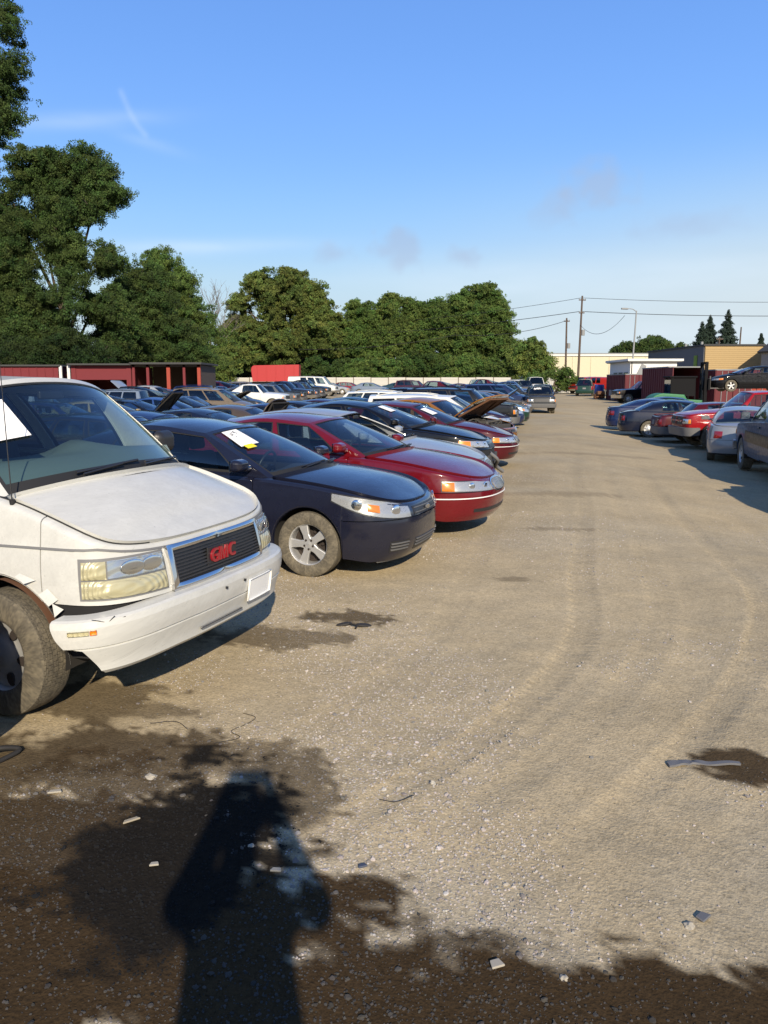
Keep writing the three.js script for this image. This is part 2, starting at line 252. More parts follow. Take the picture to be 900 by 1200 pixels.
// ------------------------------------------------------------------ a vehicle as a list of parts { n name, g geometry, m material key, p index of the part it belongs to }
function buildCar(c, q) {
  c = { Lf: .6, nf: 2.7, Lr: .5, nr: 3, taperF: .03, taperR: .04, rs: .07, rh: .03, rsF: .10, rhF: .045, rsR: .06, rhR: .03, archY: 0, tyreW: .2, sill: .19, wt0: .05, wt1: .9, crown: .05, roofCrown: .05, bulge: .035, wsBow: .16, rwBow: .12, wheel: 'cap', bumpF: [.2, .5], bumpR: [.25, .55], ...c };
  const sh = new Shell(c), L = [], k = [1.7, 1, .55][q], N = n => Math.max(2, Math.round(n * k)), sk = q === 2 ? 0 : .012;
  const add = (n, g, m, p = -1, extra) => { L.push({ n, g, m, p, ...extra }); return L.length - 1; };
  const two = (n, g, m, p, extra) => [add(n, g, m, p, { side: 1, ...extra }), add(n, mirrorZ(g), m, p, { side: -1, ...extra })];
  const gp = .0035, S = sh.S;
  const sArF = sh.sX(c.fx + c.archR), sArR = sh.sX(c.rx - c.archR), sDoor = c.doors.map(x => sh.sX(x)), sCowl = sh.sX(c.cowlX);
  const base = s => sh.lower(s, c.sill);
  // ---- front end
  if (!c.ownBumper) add('front_bumper', both(sh.wall(0, sArF - gp, s => lerp(c.bumpF[0], c.bumpF[0] + .03, smooth(sArF - .3, sArF, s)), c.bumpF[1] - gp, N(18), N(8), { off: c.bumpOff || .004, skirt: c.bumpSkirt || .03 })), c.bumpM || 'paint');
  const sFas = sh.sF(c.fasZ ?? c.hw * .93);
  add('front_fascia', both(sh.wall(0, sFas - gp, c.bumpF[1] + gp, null, N(14), N(5), { cap: 1, skirt: sk })), 'paint');
  // ---- fenders, doors, quarters
  const fend = sh.wall(sFas + gp, sDoor[0] - gp, s => s < sArF ? Math.max(c.bumpF[1] + gp, sh.lower(s, 0)) : base(s), null, N(22), N(8), { cap: 1, skirt: sk });
  two('fender', fend, 'paint');
  const doorIdx = [];
  const nD = c.doors.length - 1;
  for (let d = 0; d < nD; d++) doorIdx.push(two('door', sh.wall(sDoor[d] + gp, sDoor[d + 1] - gp, s => Math.max(c.sill + .09, sh.lower(s, 0)), null, N(10), N(9), { cap: 1, skirt: sk }), 'paint'));
  if (q < 2) two('rocker_panel', sh.wall(sDoor[0], sh.sX(Math.max(c.doors[nD], c.rx + c.archR + .005)), c.sill - .03, c.sill + .085, N(10), 2, { skirt: sk }), 'paint');
  const sTail = sh.sR(c.tailZ ?? c.hw * .9);
  const quar = sh.wall(sDoor[nD] + gp, sTail - gp, s => s > sArR ? c.bumpR[1] + gp : base(s), null, N(22), N(8), { cap: 1, skirt: sk });
  two('quarter_panel', quar, 'paint');
  add('rear_fascia', both(sh.wall(sTail + gp, S, c.bumpR[1] + gp, null, N(12), N(5), { cap: 1, skirt: sk })), 'paint');
  add('rear_bumper', both(sh.wall(sArR + gp, S, c.bumpR[0], c.bumpR[1] - gp, N(16), N(6), { off: .004, skirt: c.bumpSkirt || .03 })), c.bumpRM || c.bumpM || 'paint');
  // ---- wheel arch lips and wells
  for (const ax of [c.fx, c.rx]) {
    if (q < 2) { const lip = grid((t, v) => { const a = lerp(-.12, Math.PI + .12, t), x = ax + Math.cos(a) * (c.archR + .012 * (1 - v)), y = c.R + c.archY + Math.sin(a) * (c.archR * (c.archH || 1) + .012 * (1 - v)), p = sh.W(sh.sX(x), clamp(y, .1, sh.ysh(x)), .008 * (1 - v) - .03 * Math.max(0, v - .5) * 2); return [x, y, p[2]]; }, N(16), [0, .25, .5, 1], { flip: false }); two('arch_lip', lip, 'paint'); }
    const wz = c.hw - .035, dep = .3; const well = grid((t, v) => { const a = lerp(-.18, Math.PI + .18, t); return [ax + Math.cos(a) * (c.archR + .01), c.R + c.archY + Math.sin(a) * ((c.archR) * (c.archH || 1) + .01), wz - v * dep]; }, N(14), [0, 1], {});
    const back = new THREE.CircleGeometry(c.archR + .02, q === 2 ? 12 : 20, -.18, Math.PI + .36); back.translate(ax, c.R + c.archY, wz - dep); two('wheel_well', merge([well, back]), 'liner');
  }
  // ---- dark shell behind the gaps, floor
  const inner = both(sh.wall(.0, S, s => sh.lower(s, c.sill + .02), null, N(40), N(4), { off: -.018, cap: 1, skirt: 0, capTo: .9 }));
  add('inner_panel', inner, 'inner');
  add('underbody', merge([box(c.xF - c.xR - .5, .16, c.hw * 2 - .75, (c.xF + c.xR) / 2, c.sill + .1, 0), box(c.fx - c.rx - 2 * c.archR - .08, .14, c.hw * 2 - .12, (c.fx + c.rx) / 2, c.sill + .09, 0)]), 'under');
  // ---- hood and boot lid: fans between the rounded edge and the centre line
  const lid = (s0, s1, xc0, crown, o = {}) => {
    const e0 = sh.round(s0, 1), e1 = sh.round(s1, 1);
    return grid((u, v) => { const s = lerp(s0, s1, u), e = sh.round(s, 1, 0), f = (e[0] - e0[0]) / (e1[0] - e0[0] || 1), xe = xc0 + (e1[0] - xc0) * lerp(f, u, .3); const a = Math.abs(v), wz = e[2] - .006, w = 1 - a * a; const dip = u > .97 ? 0 : 0; return [lerp(e[0], xe, w) - dip, e[1] + (crown * (e[2] / c.hw) * (1 - Math.pow(a, 2.4))) + (o.bulge || 0) * Math.exp(-(((a - .55) / .13) ** 2)) * smooth(1, .6, u), wz * v]; }, o.us || frac(0, 1, N(22)), frac(-1, 1, N(16)), { flip: o.flip, skirt: q === 2 ? 0 : .025 });
  };
  const hoodUs = [...frac(0, .55, N(10)), ...frac(.55, 1, N(14)).slice(1)].map(u => clamp(u, .0, .995));
  if (!c.noHood) add('hood', lid(sCowl, 0, c.cowlX + c.wsBow, c.hoodCrown ?? c.crown, { us: hoodUs, bulge: c.hoodBulge, flip: false }), 'paint', -1, { hinge: [c.cowlX, sh.round(sCowl, 1)[1]] });
  if (c.deckX != null) add('trunk_lid', lid(sh.sX(c.deckX), S, c.deckX - c.rwBow, c.crown * .7, { flip: true }), 'paint', -1, { hinge: [c.deckX, sh.round(sh.sX(c.deckX), 1)[1]] });
  // ---- greenhouse
  const rail = mono([[0, c.rail[0]], [.5, c.rail[1]], [1, c.rail[2]]]), rz = mono([[0, c.rz[0]], [.5, c.rz[1]], [1, c.rz[2]]]);
  const side = (u, t, off = 0) => { const B = sh.round(sh.sX(lerp(c.ax, c.dx, u)), 1), T = [lerp(c.atx, c.dtx, u), rail(u), rz(u)]; const w = 4 * t * (1 - t); return [lerp(B[0], T[0], t) + (c.pillarBow || 0) * w * (.5 - u) * 2, lerp(B[1], T[1], t), lerp(B[2] + off, T[2] + off * .9, t) + c.bulge * w]; };
  const eF = t => side(0, t), eR = t => side(1, t);
  const cowlC = sh.round(sCowl, 1)[1] + (c.hoodCrown ?? c.crown) * .9;
  const cF = t => [lerp(c.ax + c.wsBow, c.atx + c.roofBow, t) + .03 * 4 * t * (1 - t), lerp(cowlC, c.rail[0] + c.roofCrown, t)];
  const rB = c.deckX != null ? [c.dx - c.rwBow, sh.round(sh.sX(c.deckX), 1)[1] + c.crown * .6] : [sh.round(S, 1)[0], sh.round(S, 1)[1]];
  const cR = t => [lerp(rB[0], c.dtx - (c.roofBowR ?? c.roofBow), t) - (c.rearBulge ?? .03) * 4 * t * (1 - t), lerp(rB[1], c.rail[2] + c.roofCrown, t)];
  const mid = (e, C) => (v, t) => { const E = e(t), K = C(t), a = Math.abs(v) ** 2.3; return [lerp(K[0], E[0], a), lerp(K[1], E[1], a), E[2] * v]; };
  const front = mid(eF, cF), rear = mid(eR, cR);
  const roofS = (u, v) => { const E = side(u, 1), a = Math.abs(v) ** 2.3, K = [lerp(cF(1)[0], cR(1)[0], u), E[1] + c.roofCrown + (c.roofArch || 0) * 4 * u * (1 - u)]; return [lerp(K[0], E[0], a), lerp(K[1], E[1], a), E[2] * v]; };
  const roofParts = [grid(roofS, N(16), frac(-1, 1, N(12)), { flip: true })];
  if (c.rack) for (const z of [-1, 1]) roofParts.push(tube([[.15, 0], [.3, .05], [.75, .05], [.92, 0]].map(([u, h]) => { const p = roofS(u, z * .82); return [p[0], p[1] + h, p[2]]; }), .014, 10, 5));
  const iv = c.iv ?? .93, it0 = .045, it1 = .955, strip = (f, u0, u1, v0, v1, nu, nv, flip) => grid((a, b) => f(lerp(u0, u1, a), lerp(v0, v1, b)), nu, nv, { flip, skirt: q === 2 ? 0 : .018 });
  roofParts.push(strip(front, -1, 1, it1, 1, N(12), 1, true), strip(front, -1, -iv, 0, it1, 1, N(6), true), strip(front, iv, 1, 0, it1, 1, N(6), true));
  const hasRearGlass = !c.panelVan;
  roofParts.push(strip(rear, -1, 1, c.rgT ?? it1, 1, N(12), 1, false), strip(rear, -1, -(c.rgV ?? iv), 0, c.rgT ?? it1, 1, N(6), false), strip(rear, c.rgV ?? iv, 1, 0, c.rgT ?? it1, 1, N(6), false));
  if (c.rgB) roofParts.push(strip(rear, -(c.rgV ?? iv), c.rgV ?? iv, 0, c.rgB, N(8), 1, false));
  // side frame strips round the windows
  const bil = (a, b, c2, d, u, v) => [lerp(lerp(a[0], b[0], u), lerp(d[0], c2[0], u), v), lerp(lerp(a[1], b[1], u), lerp(d[1], c2[1], u), v)];
  const sq = (a, b, c2, d, nu, nv, o) => grid((u, v) => { const [x, t] = bil(a, b, c2, d, u, v); return side(x, t, o?.z || 0); }, nu, nv, { flip: true, skirt: o?.skirt ?? (q === 2 ? 0 : .018) });
  const t0 = c.wt0, t1 = c.wt1; let prev = [0, 0]; const rf = [];
  for (const w of c.wins) { rf.push(sq([prev[0], t0], [w[0], t0], [w[1], t1], [prev[1], t1], 2, N(4))); prev = [w[2], w[3]]; }
  rf.push(sq([prev[0], t0], [1, t0], [1, t1], [prev[1], t1], N(3), N(4)), sq([0, t1], [1, t1], [1, 1], [0, 1], N(14), 1), sq([0, 0], [1, 0], [1, t0], [0, t0], N(14), 1));
  for (const g of rf) roofParts.push(g, mirrorZ(g));
  add('roof', merge(roofParts), 'paint');
  add('windshield', grid((u, v) => front(lerp(-iv, iv, u), lerp(it0, it1, v)), N(14), N(8), { flip: true, off: -.006 }), 'glass');
  if (q < 2) add('windshield_seal', merge([grid((u, v) => front(lerp(-iv, iv, u), lerp(0, it0 + .05, v)), N(14), 2, { flip: true, off: -.003 }), grid((u, v) => front(lerp(-iv, iv, u), lerp(it1 - .018, it1, v)), N(14), 1, { flip: true, off: -.003 }), ...[-1, 1].map(z => grid((u, v) => front(lerp(z * (iv - .022), z * iv, u), lerp(it0, it1, v)), 1, N(8), { flip: true, off: -.003 }))]), 'rubber');
  if (hasRearGlass && !c.noRearGlass) add('rear_window', grid((u, v) => rear(lerp(-(c.rgV ?? iv), c.rgV ?? iv, u), lerp(c.rgB ?? it0, c.rgT ?? it1, v)), N(12), N(6), { off: -.006 }), c.box ? 'tint' : 'glass');
  c.wins.forEach((w, i) => {
    const g = sq([w[0], t0], [w[2], t0], [w[3], t1], [w[1], t1], N(6), N(5), { z: -.012, skirt: 0 });
    const dm = c.winDoor ? c.winDoor[i] : i; const m = c.winM?.[i] || 'glass';
    if (m === 'paint') { two('side_panel', g, 'paint'); return; }
    for (const sgn of [0, 1]) { const door = doorIdx[dm]?.[sgn] ?? -1; add('window', sgn ? mirrorZ(g) : g, m, door, { side: sgn ? -1 : 1, win: i }); if (q < 2) { const e = .012, fr = [[w[0], w[1], w[0] + e, w[1] + e], [w[2] - e, w[3] - e, w[2], w[3]]].map(x => sq([x[0], t0], [x[2], t0], [x[3], t1], [x[1], t1], 1, N(4), { z: -.008, skirt: 0 })); fr.push(sq([w[0], t0], [w[2], t0], [w[2], t0 + .06], [w[0], t0 + .06], N(5), 1, { z: -.006, skirt: 0 })); fr.push(sq([w[1], t1 - .035], [w[3], t1 - .035], [w[3], t1], [w[1], t1], N(5), 1, { z: -.006, skirt: 0 })); const f = merge(fr); add('window_seal', sgn ? mirrorZ(f) : f, 'rubber', door, { side: sgn ? -1 : 1 }); } }
  });
  // cowl under the windscreen, parcel strip behind the rear window
  add('cowl_panel', grid((u, v) => { const a = lerp(-1, 1, u), hx = lerp(c.cowlX, c.cowlX + c.wsBow, 1 - a * a), e = sh.round(sCowl, 1), F = front(a, .03); return [lerp(hx + .03, F[0], v), lerp(e[1] + (c.hoodCrown ?? c.crown) * (1 - Math.abs(a) ** 2.4) - .02, F[1] - .004, v), lerp(e[2] - .012, F[2], v) * a]; }, N(12), 3, { flip: false }), 'trim');
  if (c.deckX != null) add('parcel_panel', grid((u, v) => { const a = lerp(-1, 1, u), e = sh.round(sh.sX(c.deckX), 1), R0 = rear(a, .0), hx = lerp(c.deckX, c.deckX - c.rwBow, 1 - a * a); return [lerp(hx - .01, R0[0] + .02, v), lerp(e[1] - .012 + c.crown * .7 * (1 - a * a), R0[1] - .004, v), lerp(e[2] - .006, R0[2], v) * a]; }, N(12), 2, { flip: true }), 'paint');
  // ---- mirrors, handles, wipers
  if (q < 2) {
    const mp = side(.06, .12), ms = c.mirror || [.10, .085, .13];
    const mg = rbox(1.15, 1.5, 1.9, .48, 0, 0, 0, 4); { const p = mg.attributes.position; for (let i = 0; i < p.count; i++) { const k = .75 + .25 * smooth(.6, -.6, p.getX(i)); p.setY(i, p.getY(i) * k); p.setZ(i, p.getZ(i) * k); } mg.computeVertexNormals(); } mg.scale(...ms); mg.translate(mp[0] + .02, mp[1] + .07, mp[2] + ms[2] * .9 + .05);
    const arm = rbox(.07, .05, .12, .02, mp[0] + .02, mp[1] + .03, mp[2] + .05); const mm = merge([mg, arm]);
    const gl = box(.004, ms[1] * 1.2, ms[2] * 1.5, mp[0] + .02 - ms[0] * .58, mp[1] + .07, mp[2] + ms[2] * .9 + .05);
    for (const sgn of [0, 1]) { const i = add('mirror', sgn ? mirrorZ(clean(mm)) : mm, c.mirrorM || 'paint', -1, { side: sgn ? -1 : 1 }); add('mirror_glass', sgn ? mirrorZ(clean(gl)) : gl, 'chrome', i, { side: sgn ? -1 : 1 }); }
    doorIdx.forEach((di, d) => { const s = sDoor[d + 1] - (c.handleS ?? .14), y = sh.top(s) - (c.handleY ?? .10), p = sh.W(s, y, .02), h = rbox(.17, .03, .03, .012, p[0], p[1], p[2]); add('handle', h, c.handleM || 'paint', di[0], { side: 1 }); add('handle', mirrorZ(clean(h)), c.handleM || 'paint', di[1], { side: -1 }); });
    for (const z of [.55, -.12]) { const a = front(z * .9, .02), b = front((z - .42) * .98, .055), b2 = front((z - .62), .075), o = .022; add('wiper', merge([bar([a[0] + o, a[1] + o, a[2]], [b[0] + o, b[1] + o, b[2]], .008, 5), bar([front(z - .02, .05)[0] + o * .8, front(z - .02, .05)[1] + o * .8, front(z - .02, .05)[2]], [b2[0] + o * .8, b2[1] + o * .8, b2[2]], .009, 5)]), 'trim'); }
  }
  // ---- cabin: seats, dashboard, wheel
  if (q < 2) {
    const bx = c.seatX ?? (c.ax + c.atx) / 2 - .75, sy = c.seatY ?? .32, st = c.seatM || 'seat';
    const seat = (x, z, w) => merge([rbox(.5, .16, w, .05, x + .05, sy + .1, z), (() => { const b = rbox(.14, .62, w, .06, 0, .31, 0); b.rotateZ(.2); b.translate(x - .2, sy + .12, z); return b; })(), (() => { const b = rbox(.09, .18, w * .5, .04, 0, 0, 0); b.rotateZ(.15); b.translate(x - .36, sy + .84, z); return b; })()]);
    for (const z of [-.38, .38]) add('seat', seat(bx, z, .5), st);
    if (!c.bed) for (let k2 = 0; k2 < (c.rows || 1); k2++) add('rear_seat', merge([rbox(.5, .16, 1.25, .05, bx - .9 - k2 * .9, sy + .1, 0), (() => { const b = rbox(.14, .6, 1.25, .06, 0, .3, 0); b.rotateZ(.25); b.translate(bx - 1.16 - k2 * .9, sy + .1, 0); return b; })()]), st);
    const dy = sh.round(sCowl, 1)[1], dz = sh.round(sCowl, 1)[2] - .03;
    add('dashboard', grid((u, v) => { const z = lerp(-dz, dz, u), pr = [[c.ax + c.wsBow * (1 - (z / dz) ** 2) - .02, dy + .01], [c.ax - .12, dy + (c.dashH ?? .02)], [c.ax - .3 - (c.dashDeep || 0), dy + (c.dashH ?? .02) - .02 + (c.dashDeep ? .08 : .035) * Math.exp(-(((z + .38) / .22) ** 2))], [c.ax - .42 - (c.dashDeep || 0), dy - .07], [c.ax - .38 - (c.dashDeep || 0), dy - .35]], f = v * 4, i = Math.min(3, Math.floor(f)), w = f - i; return [lerp(pr[i][0], pr[i + 1][0], w), lerp(pr[i][1], pr[i + 1][1], w), z]; }, N(12), 12, { flip: true }), c.dashM || 'dash');
    const sw = new THREE.TorusGeometry(.185, .016, 8, 28); const spk = merge([sw, box(.35, .04, .02, 0, 0, -.01), box(.04, .17, .02, 0, -.09, -.01), cyl(.05, .05, .04, 12, 0, 0, -.01, 'z')]); spk.rotateY(-Math.PI / 2); spk.rotateZ(-.35 + Math.PI * 0); spk.translate(bx + .52, dy - .02, -.38); add('steering_wheel', spk, 'trim');
    const rp = front(0, .86); add('rear_view_mirror', rbox(.03, .055, .22, .012, rp[0] - .1, rp[1] - .03, -.02), 'trim');
  }
  if (c.bed) {
    const [b0, b1, fl] = c.bed, zi = c.hw - .09, y1 = sh.round(sh.sX((b0 + b1) / 2), 1)[1];
    add('bed', merge([box(b0 - b1, .04, zi * 2, (b0 + b1) / 2, fl, 0), ...[-1, 1].map(z => box(b0 - b1, y1 - fl, .03, (b0 + b1) / 2, (y1 + fl) / 2, z * zi)), box(.05, y1 - fl, zi * 2, b0, (y1 + fl) / 2, 0), box(.05, y1 - fl, zi * 2, b1, (y1 + fl) / 2, 0), ...[-1, 1].map(z => box(b0 - b1, .025, .1, (b0 + b1) / 2, y1 - .008, z * (zi + .02))), ...[-1, 1].map(z => box(.6, .22, .22, c.rx, fl + .11, z * (zi - .11)))]), 'paintDark');
  }
  // ---- extra pieces of this kind of vehicle
  c.extra?.({ sh, add, two, both, N, q, front, rear, side, roofS, S, sFas, sTail, sArF, sArR, sDoor, doorIdx, sk, lid, c });
  // ---- wheels
  const w = wheelGeos(c.R, c.tyreW, c.wheel, q);
  for (const [nm, ax] of [['front', c.fx], ['rear', c.rx]]) for (const s of [1, -1]) L.push({ n: 'wheel', wheel: w, at: [ax, c.R, s * (c.hw - c.tyreW / 2 - (c.wheelIn ?? .03))], s, axle: nm });
  return { L, c, sh, front, rear, side, roofS };
}
function mergeFar(def) {               // few parts for vehicles far away: one mesh for each material
  const by = {}; for (const e of def.L) if (!e.wheel) { if (e.n === 'hood') { (by.hood ??= []).push(e); continue; } (by[e.m] ??= []).push(e); }
  const names = { paint: 'body', glass: 'window', tint: 'rear_window', trim: 'trim', liner: 'wheel_well', inner: 'inner_panel', under: 'underbody', red: 'tail_light', lens: 'headlight', amber: 'turn_signal', chrome: 'chrome_trim', paintDark: 'bed', plastic: 'plastic_trim', bumperGrey: 'bumper', white: 'white_panel', grey: 'grey_trim' };
  const L = Object.entries(by).map(([m, a]) => m === 'hood' ? { ...a[0] } : { n: names[m] || m, g: merge(a.map(e => e.g)), m, p: -1 });
  for (const e of def.L) if (e.wheel) L.push(e);
  return { ...def, L };
}
const wheelMerged = new Map();
// puts a vehicle into the scene: (X, zf) is the point on the ground under the middle of its front end, a the heading in degrees from +x turned towards the photographer
function placeCar(def, o) {
  const c = def.c, a = o.a * Math.PI / 180, g = new THREE.Group();
  g.name = numbered(o.name); tag(g, o.label, o.cat || 'car', o.group);
  g.rotation.order = 'YXZ';
  g.rotation.y = -a; if (o.roll) g.rotation.x = o.roll; if (o.nose) g.rotation.z = o.nose;
  const hx = Math.cos(a), hz = Math.sin(a);
  g.position.set(o.X - hx * c.xF, (o.y ?? G(o.X, o.zf)), -o.zf - hz * c.xF);
  const pm = o.paint || paint(o.color, o.paintOpt || {}), mats = { paint: pm, paintDark: o.paintDark || pm, ...(o.mats || {}) };
  const made = def.L.map((e, i) => {
    if (o.omit && o.omit.some(n => n === e.n || n === e.n + (e.side ?? '') || (e.wheel && n === 'wheel_' + e.axle + e.s))) return null;
    if (e.wheel) {
      const wg = new THREE.Group(); wg.name = 'wheel'; wg.position.set(...e.at); if (e.s < 0) wg.rotation.y = Math.PI; if (o.steer && e.axle === 'front') wg.rotation.y += o.steer; const spin = (o.spin ?? 0) + e.at[0]; 
      const rimM = mats.rim || M.alloy;
      if (def.far) { const key = e.wheel; let m = wheelMerged.get(key); if (!m) { m = mergeGeometries([merge([e.wheel.tyre, e.wheel.tread, e.wheel.rimDark]), e.wheel.rim].map(clean), true); wheelMerged.set(key, m); } const mesh = shadows(new THREE.Mesh(m, [M.tyre, rimM])); mesh.name = 'wheel'; mesh.position.copy(wg.position); mesh.rotation.y = wg.rotation.y; g.add(mesh); return mesh; }
      const t = part('tyre', e.wheel.tyre, M.tyre, wg); part('tread', e.wheel.tread, M.tread, wg); part('rim', e.wheel.rim, rimM, wg); part('brake_disc', e.wheel.rimDark, M.brake, wg);
      wg.children.forEach(m => m.rotation.z = spin); g.add(wg); return wg;
    }
    const m = shadows(new THREE.Mesh(e.g, (o.partMat && o.partMat[e.n + (e.side ?? '')]) || (o.partMat && o.partMat[e.n]) || mats[e.m] || M[e.m])); m.name = e.n;
    return m;
  });
  def.L.forEach((e, i) => { if (!made[i] || e.wheel) return; const p = e.p >= 0 ? made[e.p] : g; if (p) p.add(made[i]); });
  def.L.forEach((e, i) => { if (e.n === 'hood' && made[i] && o.hoodUp) liftLid(made[i], e.hinge, o.hoodUp, 1, o, def); if (e.n === 'trunk_lid' && made[i] && o.trunkUp) liftLid(made[i], e.hinge, o.trunkUp, -1, o, def); });
  if (o.hoodUp || o.omit?.includes('hood')) { const y = def.sh.top(def.sh.sX(c.fx)) - .12, L = Math.max(.5, c.xF - c.cowlX - .25); const x = c.cowlX + L / 2 + .05; part('engine', engineGeo, M.engine, g).position.set(x, y, 0); }
  scene.add(g); return g;
}
const engineGeo = (() => { const r = mulberry(5), l = [rbox(.62, .32, .5, .05, 0, -.12, -.1), rbox(.3, .16, .62, .06, .02, .06, -.08), cyl(.11, .11, .16, 12, -.22, .04, .42), rbox(.2, .2, .26, .02, .2, -.04, .48), rbox(.06, .34, 1.1, .01, .42, -.12, 0), box(.95, .02, 1.35, 0, -.3, 0)]; for (let i = 0; i < 9; i++) l.push(tube([[r() * .8 - .4, r() * .1, r() - .5], [r() * .8 - .4, .12 + r() * .1, r() - .5], [r() * .8 - .4, r() * .1 - .1, r() - .5]], .014 + r() * .014, 10, 5)); return merge(l); })();
function liftLid(m, hinge, deg, dir, o, def) {
  const a = deg * Math.PI / 180 * dir, px = hinge[0], py = hinge[1];
  m.geometry.computeBoundingBox(); m.rotation.z = a; m.position.set(px - (Math.cos(a) * px - Math.sin(a) * py), py - (Math.sin(a) * px + Math.cos(a) * py), 0);
  // stiffening frame on the underside
  const bb = m.geometry.boundingBox, x0 = dir > 0 ? px + .12 : bb.min.x + .1, x1 = dir > 0 ? bb.max.x - .16 : px - .08, zz = bb.max.z - .16, y = k => lerp(py - .03, def.sh.top(dir > 0 ? def.sh.sX(def.c.xF - .2) : def.sh.S) - .01, k), k0 = dir > 0 ? 0 : 1, k1 = dir > 0 ? 1 : 0;
  const beam = (A, B) => { const g = bar(A, B, .03, 5); return g; };
  const P = (u, z) => [lerp(x0, x1, u), y(lerp(k0, k1, u)), z * lerp(1, dir > 0 ? .8 : .95, dir > 0 ? u : 1 - u)];
  const fr = part('hood_frame', merge([beam(P(0, -zz), P(1, -zz)), beam(P(0, zz), P(1, zz)), beam(P(.02, -zz), P(.02, zz)), beam(P(.98, -zz), P(.98, zz)), beam(P(0, -zz), P(1, 0)), beam(P(0, zz), P(1, 0)), (() => { const g = grid((u, v) => { const p = P(u, lerp(-zz, zz, v)); return [p[0], p[1] + .006, p[2]]; }, 4, 4); return g; })()]), o.lidM || M.liner, m);
  fr.name = dir > 0 ? 'hood_frame' : 'lid_frame';
}
// ------------------------------------------------------------------ the kinds of vehicle in the yard
// headlight, grille and tail light pieces laid into the wrapped body; z = half widths, y = heights
function lights(k, o) {
  const { sh, two, add, both, N, q } = k, c = sh.c;
  if (o.hl) { const [z0, xo, y0, y0o, y1o, y1] = o.hl, a = sh.sF(z0), b = sh.sX(c.xF - xo), cov = o.cover && q === 0, p0 = o.hlPow?.[0] ?? 1, p1 = o.hlPow?.[1] ?? 1;
    const shaped = (e, off, pil) => grid((u, v) => { const U = lerp(-e / (b - a), 1 + e / (b - a), u), w = clamp(U), s = lerp(a, b, U), lo = lerp(y0, y0o, w ** p0) - e, hi = lerp(y1, y1o, w ** p1) + e; return sh.W(s, lerp(lo, hi, v), off + (pil ? pil * (1 - (2 * u - 1) ** 4) * (1 - (2 * v - 1) ** 4) : 0)); }, N(10), N(4), { flip: true, skirt: .02 });
    const ids = two('headlight', shaped(0, cov ? .014 : .004, .012), cov ? 'lensClear' : o.hlM || 'lens'); if (q < 2) two('headlight_housing', shaped(cov ? .002 : .014, .002, 0), cov ? 'lampBox' : 'trim'); if (cov) two('headlight_bezel', shaped(.013, .0005, 0), 'trim');
    if (q < 2 && o.bulbs !== false) for (const f of o.bulbs || [.3, .62]) { const s = lerp(a, b, f), lo = lerp(y0, y0o, f ** p0), hi = lerp(y1, y1o, f ** p1), p = sh.W(s, (lo + hi) / 2, .006), n = sh.P(s), r = (hi - lo) * .42; const g = new THREE.SphereGeometry(r, 14, 10); g.scale(.22, 1, 1); g.rotateY(-Math.atan2(n[3], n[2])); g.translate(...p); add('reflector', g, 'reflector', ids[0], { side: 1 }); add('reflector', mirrorZ(clean(g)), 'reflector', ids[1], { side: -1 }); }
    if (o.amber) { const [f0, f1] = o.amber, s0 = lerp(a, b, f0), s1 = lerp(a, b, f1), Y = (f, v) => lerp(lerp(y0, y0o, f ** p0), lerp(y1, y1o, f ** p1), v), v0 = o.amberV?.[0] ?? .06, v1 = o.amberV?.[1] ?? .94; const g = sh.quad([s0, Y(f0, v0)], [s1, Y(f1, v0)], [s1, Y(f1, v1)], [s0, Y(f0, v1)], N(3), N(3), { off: cov ? .011 : .016, pillow: .006 }); add('turn_signal', g, 'amber', ids[0], { side: 1 }); add('turn_signal', mirrorZ(g), 'amber', ids[1], { side: -1 }); } }
  if (o.gr) { const [z, y0, y1] = o.gr, s = sh.sF(z); add('grille', both(sh.quad([0, y0], [s, y0], [s, y1], [0, y1], N(6), N(3), { off: .005 })), o.grM || 'trim'); const n = o.grBars ?? 0; const gi = k.grilleIndex = -1; if (q < 2) for (let i = 0; i < n; i++) { const y = lerp(y0, y1, (i + .7) / (n + .4)); add('grille_bar', both(sh.quad([0, y - .007], [s - .01, y - .007], [s - .01, y + .007], [0, y + .007], N(6), 1, { off: .014, skirt: .012 })), o.barM || 'plastic'); }
    if (q < 2 && o.grV) for (let i = 0; i <= o.grV; i++) { const s0 = lerp(0, s - .01, i / o.grV); add('grille_bar', both(sh.quad([Math.max(0, s0 - .006), y0 + .01], [s0 + .006, y0 + .01], [s0 + .006, y1 - .01], [Math.max(0, s0 - .006), y1 - .01], 1, 3, { off: .014 })), o.barM || 'chrome'); } }
  if (o.low) for (const [z0, z1, y0, y1] of o.low) { const a = sh.sF(z0), b = sh.sF(z1); const g = sh.quad([a, y0], [b, y0], [b, y1], [a, y1], N(5), 2, { off: .007, skirt: .01 }); add('lower_intake', both(g), 'trim'); }
  if (o.tl) { const [z0, xo, y0, y1] = o.tl, a = sh.sR(z0), b = sh.sX(c.xR + xo); two('tail_light', sh.quad([b, y0], [a, y0], [a, y1], [b, y1], N(6), N(3), { off: .006, pillow: .01 }), 'red'); if (q < 2 && o.rev) { const m = lerp(b, a, .72); two('reverse_light', sh.quad([m, y0 + .02], [a - .015, y0 + .02], [a - .015, y1 - .02], [m, y1 - .02], 3, 3, { off: .02 }), 'lens'); } }
  if (o.plate && q < 2) { const y = o.plate, a = sh.sR(.17); add('plate_recess', both(sh.quad([a, y], [k.S, y], [k.S, y + .16], [a, y + .16], 3, 2, { off: .006 })), 'grey'); }
  if (o.mould && q < 2) { const [y0, y1] = o.mould; two('side_moulding', sh.wall(sh.sX(c.fx - c.archR - .02), sh.sX(c.rx + c.archR + .02), y0, y1, N(14), 1, { off: .014, skirt: .016 }), o.mouldM || 'trim'); }
}
const SPEC = {};
